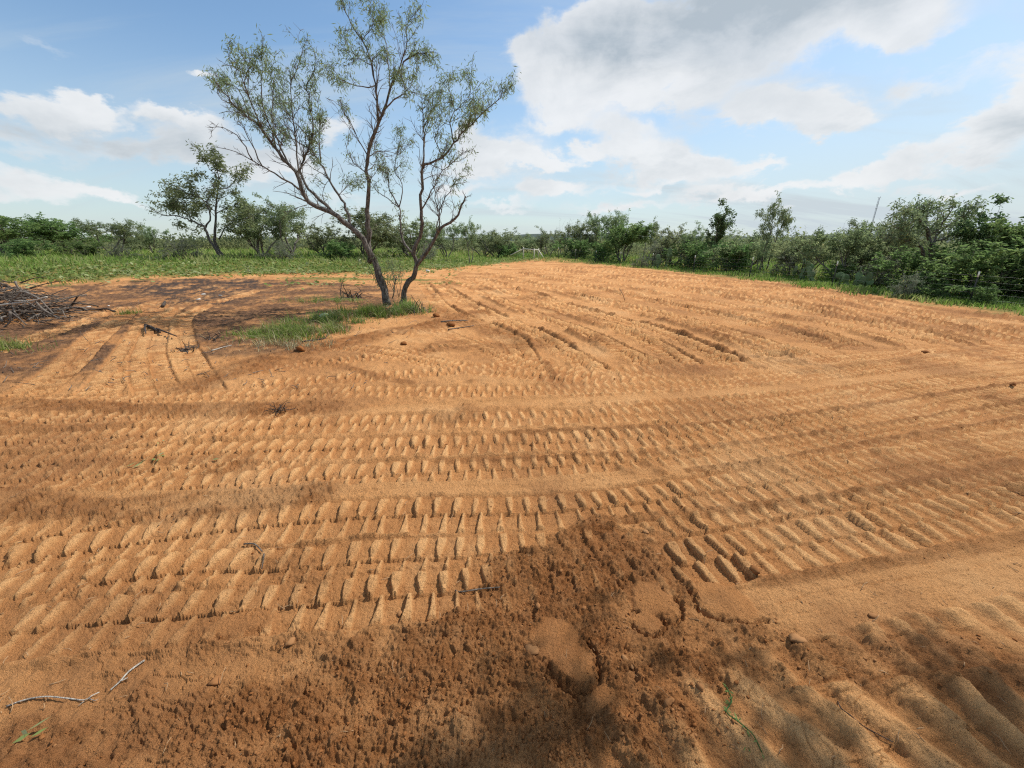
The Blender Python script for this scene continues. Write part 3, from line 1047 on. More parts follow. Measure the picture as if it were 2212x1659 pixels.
VAR['dark'] = make_variant(5, 4.0, 1.2, 6, 8, 5, 2, 0, 'leaf_dark', 'bark', droop=.2, L=0.17, W=0.08, per_m=7, cl=4, crown_base=.08)
VAR['greybush'] = make_variant(6, 2.6, 1.3, 7, 6, 5, 2, 0, 'leaf_grey', 'bark_pale', droop=.2, L=0.11, W=0.045, per_m=9, cl=3, crown_base=.05, base_r=.035, bare=.25)
VAR['greenbush'] = make_variant(7, 2.4, 1.3, 7, 6, 5, 2, 0, 'leaf_green', 'bark', droop=.2, L=0.13, W=0.06, per_m=9, cl=4, crown_base=.03, base_r=.03)
VAR['tall'] = make_variant(8, 6.0, .35, 2, 9, 5, 3, 0, 'leaf_dark', 'bark_pale', droop=.1, L=0.17, W=0.1, per_m=8, cl=4, crown_base=.35)
VAR['dead'] = make_variant(9, 4.5, .8, 3, 6, 5, 2, 0, 'leaf_grey', 'bark_pale', droop=.3, L=.08, W=.03, per_m=1.2, cl=1, crown_base=.35, bare=.85, base_r=.06)
VAR['lanky'] = make_variant(10, 5.0, .7, 2, 7, 5, 3, 0, 'leaf_mesquite', 'bark', droop=1.0, L=0.21, W=0.05, per_m=8, cl=4, crown_base=.5, lean=(.12, 0))

def fence_r(a):
    return float(edge_r(a)) * 1.03 + 1.15



def place_tree(kind, px, py_base, py_top, label, cat='tree', name=None, group=None, rz=None, dist=None, sx=1.0, base=None):
    trunk, crown, H = VAR[kind]
    p = at(px, py_base) if dist is None else None
    if dist is not None:
        d = px_dir(px, py_base); a = math.atan2(d[0], d[1])
        dist = fence_r(a) + dist
        p = np.array((math.sin(a) * dist, math.cos(a) * dist, 0)); p[2] = hz(p[0], p[1])
    # height of the tip above the ground at that place
    d = px_dir(px, py_top)
    t_ = math.hypot(p[0], p[1]) / math.hypot(d[0], d[1])
    top = CAM_H + d[2] * t_
    s = max(.2, (top - p[2]) / H * 1.03)
    root = thing(name or 'mesquite_tree', label, cat, tuple(p), rz if rz is not None else random.uniform(0, 6.28), group)
    root.scale = (s * sx, s * sx, s)
    link('trunk', trunk, root)
    link('crown', crown, root)
    return root


# ------------------------------------------------------------------ the big mesquite, limb by limb
def R2(X, Y):      # reading frame of the limb survey
    return 203.2 + .199 * X, .199 * Y


TREE_Y = 11.6
limbs = [
    # points, depth at start / end, radius start / end, leafiness (0..1), first leafy fraction
    ([(925, 1530), (920, 1490), (895, 1420), (860, 1310), (825, 1250), (800, 1200), (740, 1140), (680, 1090), (600, 1050), (530, 1015), (500, 960), (480, 900), (430, 830), (370, 760), (330, 700), (290, 640), (230, 590), (170, 540), (120, 490), (85, 440)], 0, -.9, .135, .012, .8, .72),
    ([(500, 960), (440, 920), (360, 870), (300, 840), (250, 810), (170, 765), (70, 740)], -.3, -1.2, .035, .006, .0, 1),
    ([(250, 810), (210, 740), (170, 680), (100, 640), (40, 640)], -.8, -1.4, .02, .005, 0, 1),
    ([(300, 840), (260, 760), (230, 690), (180, 600), (150, 560), (80, 570)], -.7, -.2, .02, .005, .15, .7),
    ([(530, 1015), (450, 985), (400, 965), (350, 960)], -.3, -.9, .018, .005, .0, 1),
    ([(520, 1030), (470, 1045), (400, 1090)], -.3, -.6, .014, .004, .1, 1),
    ([(720, 1120), (640, 1060), (560, 980), (510, 920), (490, 860), (500, 800), (530, 760), (545, 700), (550, 620), (535, 550), (530, 480), (520, 420), (550, 380), (565, 320), (550, 240)], 0, .7, .06, .006, .75, .45),
    ([(760, 1170), (720, 1050), (680, 980), (630, 900), (590, 820), (540, 760), (460, 700), (400, 680), (340, 600)], .1, 1.2, .05, .008, .7, .45),
    ([(590, 820), (585, 700), (590, 600), (570, 500), (560, 430), (600, 370)], .7, 1.4, .025, .005, .8, .3),
    ([(430, 830), (370, 700), (310, 560), (290, 450), (300, 330), (290, 265)], -.5, -1.3, .03, .005, 1.0, .35),
    ([(370, 760), (350, 600), (350, 450), (345, 300)], -.6, -.1, .025, .005, 1.0, .35),
    ([(290, 640), (230, 480), (230, 350), (235, 280)], -.8, -1.5, .02, .005, 1.0, .25),
    ([(480, 900), (470, 780), (455, 600), (440, 450), (480, 330), (500, 270), (470, 170)], -.3, .5, .03, .004, .55, .35),
    ([(230, 590), (180, 450), (110, 420), (90, 400)], -.9, -.4, .016, .004, 1.0, .3),
    ([(230, 480), (180, 360), (140, 310), (125, 235)], -1.1, -1.8, .014, .004, 1.0, .5),
    ([(170, 540), (90, 500), (75, 440)], -.9, -1.5, .012, .004, .5, .3),
    ([(400, 730), (330, 640), (260, 590), (190, 560)], -.4, .6, .022, .005, .4, .4),
    ([(545, 700), (480, 640), (420, 560), (400, 460), (390, 380)], .2, 1.0, .02, .004, .95, .3),
    ([(835, 1310), (840, 1290), (830, 1200), (830, 1100), (825, 1020), (835, 940), (820, 860), (825, 780), (850, 700), (880, 620), (910, 550), (940, 450), (970, 380), (1010, 310), (1060, 280), (1110, 265), (1160, 290)], .05, -.4, .098, .008, .8, .62),
    ([(880, 610), (870, 500), (865, 420), (850, 330), (840, 280), (800, 200), (760, 140), (730, 90), (710, 30), (705, -20)], 0, .5, .04, .006, 1.0, .3),
    ([(910, 550), (960, 500), (1010, 470), (1040, 440), (1060, 370)], -.2, -1.0, .025, .005, .9, .3),
    ([(865, 430), (800, 440), (740, 420), (680, 390), (650, 340)], .2, -.9, .02, .005, 1.0, .2),
    ([(940, 450), (930, 330), (920, 220), (900, 130), (890, 80)], -.2, .7, .022, .005, 1.0, .2),
    ([(970, 380), (1020, 250), (1020, 150), (1050, 90), (1070, 60)], -.3, -1.1, .02, .005, 1.0, .2),
    ([(825, 780), (780, 700), (740, 620), (700, 560), (690, 500)], -.1, -1.0, .02, .005, .5, .3),
    ([(830, 880), (760, 820), (720, 740), (730, 680), (740, 600)], 0, 1.0, .018, .004, .3, .3),
    ([(850, 330), (770, 280), (720, 260), (690, 220)], .3, 1.0, .016, .004, 1.0, .15),
    ([(800, 200), (850, 130), (840, 70), (830, 20)], .4, -.3, .012, .004, 1.0, .1),
    ([(820, 860), (880, 830), (940, 960)], 0, .8, .014, .004, .2, .4),
    ([(825, 790), (900, 760), (980, 770), (1050, 720)], 0, 1.2, .018, .004, .45, .3),
    ([(1000, 1545), (1005, 1510), (1020, 1440), (1060, 1370), (1075, 1330), (1120, 1270), (1160, 1210), (1190, 1150), (1240, 1120), (1280, 1080), (1300, 1030), (1318, 985)], .15, -.6, .112, .02, .05, .9),
    ([(1075, 1335), (1058, 1280), (1075, 1220), (1100, 1150), (1095, 1060), (1100, 940), (1100, 840), (1140, 820), (1200, 790), (1260, 720), (1290, 680), (1350, 620), (1420, 560), (1490, 490), (1520, 455)], .15, -.7, .075, .006, .85, .66),
    ([(1100, 850), (1110, 740), (1105, 640), (1105, 540), (1090, 460), (1070, 380)], 0, .8, .035, .005, .8, .3),
    ([(1260, 720), (1240, 620), (1260, 560), (1240, 450), (1235, 370)], -.2, .6, .022, .005, 1.0, .3),
    ([(1260, 560), (1330, 500), (1340, 410), (1320, 370)], .3, -.7, .016, .004, 1.0, .15),
    ([(1350, 620), (1380, 520), (1430, 460)], -.5, .4, .014, .004, 1.0, .1),
    ([(1060, 1280), (1000, 1200), (990, 1100), (985, 1040), (930, 1000), (870, 960), (840, 900)], .2, 1.0, .045, .006, .3, .4),
    ([(985, 1040), (940, 960), (920, 880), (880, 820), (860, 740)], .5, 1.3, .025, .005, .45, .3),
    ([(985, 1040), (1000, 930), (960, 850), (980, 760), (1000, 650)], .5, 1.5, .02, .005, .75, .3),
    ([(1190, 1150), (1190, 1050), (1240, 960), (1290, 900), (1345, 870)], -.2, .6, .022, .005, .6, .55),
    ([(1095, 1060), (1150, 960), (1200, 860), (1290, 780), (1300, 740)], 0, -.9, .024, .005, .4, .5),
    ([(1160, 1210), (1180, 1100), (1170, 1000), (1150, 900), (1160, 840), (1210, 760), (1230, 690)], 0, .9, .024, .005, .5, .5),
    ([(1105, 640), (1150, 560), (1180, 500), (1210, 430)], .4, 1.2, .014, .004, 1.0, .15),
    ([(1200, 790), (1170, 700), (1190, 600), (1200, 540)], -.2, -1.0, .014, .004, .8, .2),
    ([(1240, 1120), (1260, 1040), (1240, 960)], -.4, .1, .012, .004, .2, .4),
    ([(950, 1500), (965, 1440), (972, 1385)], -.1, -.1, .022, .012, 0, 1),
    ([(820, 1240), (815, 1180), (830, 1160)], -.1, -.5, .02, .006, 0, 1),
    ([(640, 900), (600, 960), (590, 1050)], .3, .8, .01, .003, .5, .3),
    ([(680, 980), (740, 930), (770, 900)], .2, -.5, .012, .003, .9, .3),
]


def traced_tree(limbs, fmap, TY, root_px, label, seed, sub=(7.5, 4.2), tw_len=1.0, leaf=(9, .12, .018, .05, 6), sprouts=False, cut=.05, mat='leaf_mesquite', droop=1.0):
    R_ = random.Random(seed)
    root_p = at(*root_px)
    root = thing('mesquite_tree', label, 'tree', tuple(root_p))
    T = Tubes(); TL = Tubes(); tw = []
    for pts, d0, d1, r0, r1, leafy, f0 in limbs:
        n = len(pts)
        dep = np.interp(np.linspace(0, 1, n), [0, 1], [d0, d1])
        P = np.array([at_y(*fmap(*p), TY + dd) for p, dd in zip(pts, dep)])
        P = catmull(P, .22 * tw_len)
        P[1:-1] += np.array([[R_.gauss(0, .014), R_.gauss(0, .02), R_.gauss(0, .014)] for _ in P[1:-1]]) * tw_len
        rad = (r0 + (r1 - r0) * np.linspace(0, 1, len(P)) ** .7) * .86
        tgt = T if r0 > cut else TL
        tgt.add(P, rad, 9 if r0 > cut else 6, .12 if r0 > cut else R_.uniform(.1, .5), .16)
        seg = np.linalg.norm(np.diff(P, axis=0), axis=1); tot = seg.sum()
        nsub = int(tot * (sub[0] if leafy > .3 else sub[1]))
        for q in range(nsub):
            f = R_.uniform(.12 if r0 < cut else .35, 1.0)
            k = min(int(f * (len(P) - 1)), len(P) - 2)
            base = P[k] + (P[k + 1] - P[k]) * R_.random()
            isleaf = f > f0 and R_.random() < leafy
            ln = R_.uniform(.22, .72) * (1.2 - .62 * f) * (1 if leafy > .3 else .6) * tw_len
            dd = side_dir(P[k + 1] - P[k], R_.uniform(.35, .95), R_, .12)
            P1, _ = grow_path(base, dd, ln, 5, .2, .06, R_)
            rr1 = min(.011 * tw_len, rad[k] * .5)
            TL.add(P1, np.linspace(rr1, .003, 6), 4, R_.uniform(.2, .8))
            for z in range(R_.randint(2, 4)):
                kk = R_.randint(1, 4)
                P2, _ = grow_path(P1[kk], side_dir(P1[kk] - P1[kk - 1], R_.uniform(.4, 1.0), R_, .05), ln * R_.uniform(.3, .6), 4, .22, .0 if isleaf else .05, R_)
                TL.add(P2, np.linspace(.005, .0022, 5) * tw_len, 3, R_.uniform(.2, .8))
                if isleaf:
                    tw.append((P2, R_.uniform(.05, .7)))
            if isleaf:
                tw.append((P1, R_.uniform(.05, .7)))
    if sprouts:
        for q in range(9):
            px, py = R2(R_.uniform(870, 1010), R_.uniform(1430, 1500))
            p = at_y(px, py, TY + R_.uniform(-.3, .4))
            P1, _ = grow_path(p, (R_.uniform(-.35, .35), R_.uniform(-.3, .3), 1), R_.uniform(.5, 1.25), 6, .12, .02, R_)
            TL.add(P1, np.linspace(.008, .003, 7), 4, .3)
            tw.append((P1[2:], .55)); tw.append((P1[3:], .7))
            for z in range(3):
                P2, _ = grow_path(P1[R_.randint(2, 5)], side_dir(P1[-1] - P1[0], .8, R_), .3, 3, .2, 0, R_)
                tw.append((P2, .6))
    mt = T.mesh('trunk', M['bark']); mb = TL.mesh('limbs', M['bark'])
    V, F, tt = leaves_on(tw, leaf[0], leaf[1], leaf[2], droop, R_, spread=leaf[3], cl=leaf[4], seed=seed)
    mc = mesh_np('crown', V, F, None, M[mat], smooth=False)
    attr(mc, 'tint', tt)
    for nme, me in (('trunk', mt), ('limbs', mb), ('crown', mc)):
        o = link(nme, me, root)
        o.matrix_parent_inverse = Matrix.Translation(root_p).inverted()


traced_tree(limbs, R2, TREE_Y, (409, 303), 'tall open mesquite with two dark forking trunks on the grass island', 5, sprouts=True, sub=(9.0, 6.5), leaf=(6.0, .115, .018, .06, 6))

# the leaning mesquite in the left background
limbs_left = [
    ([(1045, 1225), (980, 1130), (920, 1030), (860, 920), (840, 860), (780, 830), (700, 800), (600, 760), (500, 740), (400, 740), (300, 690), (230, 650)], 0, -1.2, .14, .01, .25, .5),
    ([(1065, 1225), (980, 1090), (950, 960), (960, 850), (965, 700), (980, 560), (985, 450), (1000, 350), (980, 250), (960, 150), (930, 95)], .2, .4, .15, .01, 1, .5),
    ([(850, 880), (905, 800), (900, 700), (870, 600), (900, 530), (940, 460), (930, 380), (850, 300), (800, 290)], 0, -.8, .08, .01, .9, .5),
    ([(870, 600), (800, 550), (720, 520), (640, 490), (560, 430), (480, 400), (400, 390)], -.3, -1.5, .06, .01, 1.0, .2),
    ([(800, 550), (760, 500), (700, 420), (640, 350)], -.4, .5, .03, .01, 1.0, .3),
    ([(720, 520), (640, 560), (520, 520), (400, 480)], -.4, .8, .03, .01, 1.0, .1),
    ([(640, 600), (520, 600), (430, 640), (340, 600)], -.6, .3, .03, .01, 1.0, .1),
    ([(700, 800), (640, 700), (560, 640), (480, 620)], -.3, 1.2, .04, .01, 1.0, .2),
    ([(960, 700), (900, 640), (830, 620), (760, 640)], .2, 1.2, .03, .01, 1.0, .2),
    ([(985, 450), (1090, 440), (1160, 370), (1190, 300), (1270, 250)], .2, -.8, .04, .01, .9, .5),
    ([(1000, 350), (1060, 260), (1070, 190)], .3, 1.0, .03, .01, 1.0, .1),
    ([(985, 330), (900, 240), (860, 180), (860, 110)], .3, -.7, .03, .01, 1.0, .1),
    ([(1160, 370), (1240, 330), (1250, 290)], -.3, .7, .02, .01, 1.0, .1),
    ([(980, 560), (1060, 530), (1140, 480), (1200, 500)], .2, 1.0, .03, .01, 1.0, .2),
    ([(1000, 1000), (1060, 880), (1130, 830), (1240, 780), (1400, 740), (1480, 690)], .3, -1.4, .06, .01, .55, .35),
    ([(970, 720), (1050, 680), (1150, 640), (1220, 600)], .2, 1.4, .04, .01, 1.0, .2),
    ([(780, 830), (740, 900), (660, 880), (560, 850)], -.3, .8, .03, .01, .8, .2),
    ([(840, 860), (760, 760), (720, 700)], 0, -1.0, .03, .01, 1.0, .2),
]
traced_tree(limbs_left, lambda X, Y: (127 + .0919 * X, 147.3 + .0919 * Y), 29.6, (223, 259), 'tall leaning mesquite with black forked trunk, highest tree in the left background', 15,
            sub=(3.8, 2.4), tw_len=1.9, leaf=(5.5, .24, .065, .13, 5), cut=.10, mat='leaf_olive', droop=.5)

# the spreading mesquite behind the right fence
limbs_right = [
    ([(560, 1200), (555, 840), (540, 720), (520, 600), (470, 470), (400, 390), (330, 330), (250, 290)], 0, -.7, .16, .02, .9, .5),
    ([(540, 720), (600, 650), (640, 560), (620, 450), (640, 330), (660, 220)], 0, .8, .07, .01, 1, .3),
    ([(470, 470), (500, 350), (520, 200), (540, 110)], -.2, .6, .06, .01, 1, .2),
    ([(520, 600), (650, 500), (750, 350), (860, 170)], 0, -.8, .06, .01, 1, .3),
    ([(470, 1200), (455, 860), (400, 760), (330, 690), (200, 650), (0, 610)], -.3, -1.0, .12, .01, .7, .5),
    ([(640, 560), (800, 450), (1000, 320), (1100, 240)], .3, -.6, .05, .01, 1, .2),
    ([(330, 690), (250, 560), (180, 440), (80, 330), (-20, 300)], -.5, .5, .05, .01, 1, .2),
    ([(400, 390), (380, 280), (360, 200)], -.4, .4, .03, .01, 1, .1),
    ([(600, 650), (760, 620), (900, 480), (980, 430)], .2, 1.2, .04, .01, 1, .2),
    ([(250, 560), (150, 520), (40, 450)], -.3, -1, .03, .01, 1, .1),
]
traced_tree(limbs_right, lambda X, Y: (888.9 + .0765 * X, 190.5 + .0765 * Y), 17.2, (931, 283), 'large spreading mesquite with black trunk behind the right fence', 16,
            sub=(5.0, 3.0), tw_len=1.3, leaf=(8, .17, .045, .09, 5), cut=.10, droop=.6)

# ------------------------------------------------------------------ background trees and shrubs
# left, beyond the grass
LT = [
    ('round', 8, 257, 209, 'broad green mesquite tree at the left edge of the photo beyond the grass', 1.5),
    ('round', 66, 256, 214, 'dense rounded green mesquite second from the left edge, touching its neighbour', 1.65),
    ('wispy2', 118, 256, 219, 'small airy mesquite with sky showing through, between the dense round one and the tall one', 1.4),
    ('wispy', 152, 255, 221, 'thin grey-green mesquite just left of the tall leaning tree', 1.1),
    ('olive', 262, 257, 198, 'bushy yellow-green mesquite directly right of the tall leaning tree', 1.15),
    ('wispy', 292, 257, 196, 'green mesquite with thin bare stems behind the far left limb of the big tree', 1.1),
    ('olive2', 326, 257, 222, 'low olive mesquite under the left limbs of the big tree', 1.4),
    ('olive', 366, 257, 208, 'broad olive mesquite behind the left trunk of the big tree', 1.5),
    ('olive2', 412, 257, 216, 'spreading mesquite framed between the two trunks of the big tree', 1.4),
    ('wispy2', 446, 258, 222, 'pale mesquite just right of the right trunk of the big tree', 1.2),
    ('lanky', 470, 264, 216, 'small slender mesquite standing alone at the dirt edge right of the big tree', .85),
    ('olive2', 498, 258, 228, 'low rounded mesquite to the right of the lone slender one', 1.5),
    ('wispy', 536, 255.5, 234, 'pale low tree just right of the pipe gate brace', 1.6),
    ('olive', 484, 257, 231, 'dull olive tree between the lone slender mesquite and the pipe gate', 1.7),
    ('olive2', 524, 254, 232, 'low far mesquite directly behind the pipe gate brace', 1.5),
]
for kind, px, b_, tp, lab, sx in LT:
    place_tree(kind, px, b_, tp, lab, sx=sx, group='trees beyond the grass')
RT = [
    ('wispy', 548, 262, 226, 'pale mesquite with open crown behind the far fence corner', 1.2, 6.8),
    ('dead', 563, 263, 216, 'bare grey dead-topped tree poking out behind the far fence', 1.0, 5.3),
    ('olive', 577, 264, 221, 'grey-green mesquite between the dead-topped tree and the dense bright one', 1.1, 5.3),
    ('wispy2', 604, 264, 211, 'tall mesquite crown standing behind the dense bright shrub', 1.0, 7.8),
    ('round', 622, 266, 218, 'dense bright green tree in the middle of the far fence line', 1.25, 4.4),
    ('lanky', 643, 266, 217, 'mesquite with pale leaning stems right of the dense bright green tree', 1.0, 5.8),
    ('olive2', 672, 269, 225, 'rounded light olive shrub tree beside the fourth white-tipped post', 1.3, 4.8),
    ('tall', 712, 272, 203, 'narrow dark upright tree with coarse leaves rising above the fence line', .8, 5.0),
    ('wispy', 700, 272, 221, 'twiggy grey mesquite left of the narrow dark upright tree', .9, 6.3),
    ('olive2', 740, 275, 229, 'dense olive thicket tree right of the narrow upright tree', 1.35, 4.8),
    ('lanky', 764, 279, 195, 'wispy drooping mesquite with one high tuft above the fence', .8, 5.0),
    ('dead', 806, 283, 222, 'bare leaning dead tree with forked twigs against the sky', .85, 5.2),
    ('wispy', 758, 281, 236, 'small pale forked tree close behind the fence wire', .7, 4.0),
    ('olive', 838, 287, 223, 'bushy mesquite left of the mast behind the fence', 1.15, 4.0),
    ('wispy2', 872, 287, 218, 'mid green mesquite below the distant mast', 1.1, 5.8),
    ('tall', 985, 290, 199, 'dark coarse-leaved tree with upright tufts near the right edge', .95, 4.8),
    ('round', 1022, 300, 206, 'dark green tree cut by the right edge of the photo', 1.1, 4.4),
    ('olive2', 860, 290, 245, 'low olive shrub tree in the gap behind the second nearest post', 1.4, 6.0),
    ('olive', 800, 283, 232, 'leafy mesquite behind the bare leaning dead tree', 1.2, 4.8),
]
for kind, px, b_, tp, lab, sx, ds in RT:
    place_tree(kind, px, b_, tp, lab, sx=sx, dist=ds, group='trees behind the fence')
SH = [
    ('greenbush', 30, 259, 238, 'dark low shrub under the leftmost tree', 1.6, None),
    ('greenbush', 90, 258, 240, 'low green shrub between the two round trees on the left', 1.8, None),
    ('greybush', 122, 259, 243, 'grey-leaved shrub below the airy mesquite', 1.6, None),
    ('greybush', 186, 260, 238, 'twiggy grey shrub at the foot of the tall leaning tree, on its left', 1.6, None),
    ('greybush', 282, 260, 240, 'grey twiggy shrub right of the tall leaning tree', 1.7, None),
    ('greenbush', 345, 259, 240, 'dark shrub beyond the grass left of the big tree trunks', 1.8, None),
    ('greybush', 430, 260, 243, 'grey shrub seen between the right trunk and the lone slender mesquite', 1.6, None),
    ('greenbush', 505, 258, 243, 'green shrub left of the pipe gate brace', 1.8, None),
    ('greenbush', 575, 265, 238, 'dark dense shrub behind the far wires, left of the bright tree', 1.7, 3.1),
    ('greenbush', 600, 267, 240, 'dark bush hiding the fence between two far posts', 1.5, 3.6),
    ('greybush', 640, 270, 254, 'small pale grey shrub in front of the far fence', 1.1, -1.0),
    ('greybush', 655, 271, 240, 'grey twiggy bush behind the fifth post from the right', 1.4, 3.2),
    ('greenbush', 690, 274, 240, 'olive bush against the fence below the twiggy mesquite', 1.5, 3.3),
    ('greenbush', 728, 278, 241, 'dark bush tangled in the fence wires right of a post', 1.4, 3.3),
    ('greybush', 790, 284, 250, 'grey shrub with fine twigs among the cacti', 1.3, 3.5),
    ('greybush', 880, 296, 252, 'scraggly grey shrub leaning over the near fence wires', 1.2, 3.6),
    ('greenbush', 915, 300, 246, 'dark dense bush filling the fence between the two nearest posts', 1.3, 3.1),
    ('greenbush', 952, 304, 240, 'big dark green bush pressed against the near fence wires', 1.5, 2.0),
    ('greybush', 905, 303, 272, 'low weedy shrub on the verge in front of the near bush', 1.0, -.7),
    ('greenbush', 1005, 312, 246, 'bright leafy bush behind the nearest post', 1.3, 3.3),
    ('greenbush', 1040, 318, 250, 'green bush cut by the right edge below the dark tree', 1.3, 3.5),
    ('greenbush', 975, 312, 284, 'low leafy weeds wrapped round the foot of the nearest post', 1.0, -.1),
    ('greenbush', 838, 291, 262, 'small green bush beside the prickly pears', 1.2, 3.3),
]
for kind, px, b_, tp, lab, sx, ds in SH:
    place_tree(kind, px, b_, tp, lab, cat='shrub', name='shrub', sx=sx, dist=ds, group='shrubs along the clearing')

# shade tree standing right behind the photographer; its boughs throw the blotches on the near dirt
def shade_tree():
    R_ = random.Random(8)
    o0 = np.array((5.6, -1.6, 0))
    root = thing('mesquite_tree', 'spreading mesquite whose boughs shade the dirt at the bottom of the photo', 'tree', tuple(o0))
    T = Tubes(); tw = []
    tr, _ = grow_path((0, 0, -.1), (-.1, .15, 1), 3.6, 7, .08, .05, R_)
    T.add(tr, np.linspace(.17, .1, 8), 8, .1, .1)
    ends = []
    for (tx, ty, h) in [(-.35, .80, 5.4), (-.05, .95, 5.3), (.20, .80, 5.6), (.45, .90, 5.4), (.70, .75, 5.6), (.95, .55, 5.5), (1.7, 1.0, 5.7), (2.1, .8, 5.5), (1.35, .5, 5.9), (.1, .5, 5.8),
                        (-.4, .3, 5.5), (.6, -.2, 6.0), (1.6, -.8, 6.0), (-.6, -1.0, 5.6), (2.6, .2, 6.0)]:
        q = Vector((tx, ty, 0)) + SUNV * (h / SUNV.z)
        ends.append((q.x - o0[0], q.y - o0[1], h))
    for e in ends:
        e = np.array(e, float)
        P = np.array([tr[-2], tr[-1] * .5 + e * .5 + (0, 0, .5), e])
        P = catmull(P, .35)
        P[1:] += np.array([[R_.gauss(0, .05)] * 1 + [R_.gauss(0, .05), R_.gauss(0, .05)] for _ in P[1:]])
        T.add(P, np.linspace(.05, .010, len(P)), 5, .2)
        for q in range(10):
            k = R_.randint(len(P) // 2, len(P) - 2)
            P1, _ = grow_path(P[k], side_dir(P[k + 1] - P[k], R_.uniform(.5, 1.1), R_, .15), R_.uniform(.5, 1.1), 5, .2, .03, R_)
            T.add(P1, np.linspace(.012, .003, 6), 3, .3)
            tw.append((P1, R_.uniform(.2, .6)))
            for z in range(3):
                P2, _ = grow_path(P1[R_.randint(1, 4)], side_dir(P1[-1] - P1[0], .8, R_), .4, 3, .2, 0, R_)
                tw.append((P2, R_.uniform(.2, .6)))
    link('trunk', T.mesh('trunk', M['bark']), root)
    V, F, tt = leaves_on(tw, 11, .13, .032, .8, R_, spread=.05, cl=5, seed=9)
    mc = mesh_np('crown', V, F, None, M['leaf_mesquite'], smooth=False)
    attr(mc, 'tint', tt)
    link('crown', mc, root)


shade_tree()


# far wood closing the view beyond the nearer trees
def far_wood():
    g = np.random.default_rng(21)
    P = []; D = []; TT = []
    nclump = 620
    for k in range(nclump):
        a = g.uniform(-RAD(62), RAD(62))
        rmin = 62 if a < RAD(2) else (58 if a < RAD(8) else 36 + 18 * (1 - (a - RAD(8)) / RAD(54)))
        r = rmin + g.random() ** 1.6 * 70
        hgt = g.uniform(.9, 2.1) * (1.0 if a < RAD(5) else 1.35) + r * .002
        wd = hgt * g.uniform(.7, 1.3)
        n = int(80 + 3200 / r)
        v = g.normal(0, 1, (n, 3)); v /= np.linalg.norm(v, axis=1)[:, None]
        rad_ = g.random(n) ** .35
        lob = 1 + .35 * np.sin(v[:, 0] * 5 + k) * np.cos(v[:, 1] * 4 + k)
        q = v * (rad_ * lob)[:, None] * np.array((wd, wd, hgt * .55)) + np.array((math.sin(a) * r, math.cos(a) * r, hgt * .5))
        q[:, 2] = np.maximum(q[:, 2], .05) + H0(q[:, 0], q[:, 1])
        P.append(q)
        dd = g.normal(0, 1, (n, 3)); D.append(dd)
        TT.append(np.clip(g.uniform(.1, .8) + g.normal(0, .15, n), 0, 1))
    P = np.vstack(P); D = np.vstack(D); TT = np.concatenate(TT); n = len(P)
    sz = np.clip(np.hypot(P[:, 0], P[:, 1]) * .0050, .14, .6)
    V, F = cards(P, D, g.normal(0, 1, (n, 3)), sz * g.uniform(.7, 1.5, n), sz * g.uniform(.4, .8, n))
    me = mesh_np('far_wood', V, F, None, M['leaf_olive'], smooth=False)
    attr(me, 'tint', np.repeat(TT, 4))
    o = link('far_wood', me)
    o['kind'] = 'stuff'
    o['label'] = 'low dense mesquite brush closing the view behind the nearer trees'
    o['category'] = 'brush'


far_wood()


# ------------------------------------------------------------------ grass and ground growth
def blades(P, hgt, wid, seed, lean=.5, segs=2):
    g = np.random.default_rng(seed)
    n = len(P)
    a = g.uniform(0, 2 * PI, n)
    L = g.random(n) * lean
    d = np.stack([np.cos(a) * L, np.sin(a) * L, np.ones(n)], 1)
    sa = a + PI / 2 + g.normal(0, .5, n)
    s = np.stack([np.cos(sa), np.sin(sa), np.zeros(n)], 1) * (wid / 2)[:, None]
    m_ = P + d * (hgt * .55)[:, None]
    tip = P + d * (hgt)[:, None] + np.stack([np.cos(a) * L, np.sin(a) * L, -np.abs(L) * .35], 1) * (hgt * .6)[:, None]
    V = np.stack([P - s, P + s, m_ + s * .8, m_ - s * .8, tip], 1).reshape(-1, 3)
    b = np.arange(n)[:, None] * 5
    return V, b + np.array([[0, 1, 2, 3]]), b + np.array([[3, 2, 4]])


def scatter_polar(n, r0, r1, a0, a1, g, power=1.0):
    # roughly even on screen: more near
    u = g.random(n)
    r = 1 / (1 / r0 + u * (1 / r1 - 1 / r0))
    a = g.uniform(a0, a1, n)
    return r * np.sin(a), r * np.cos(a)


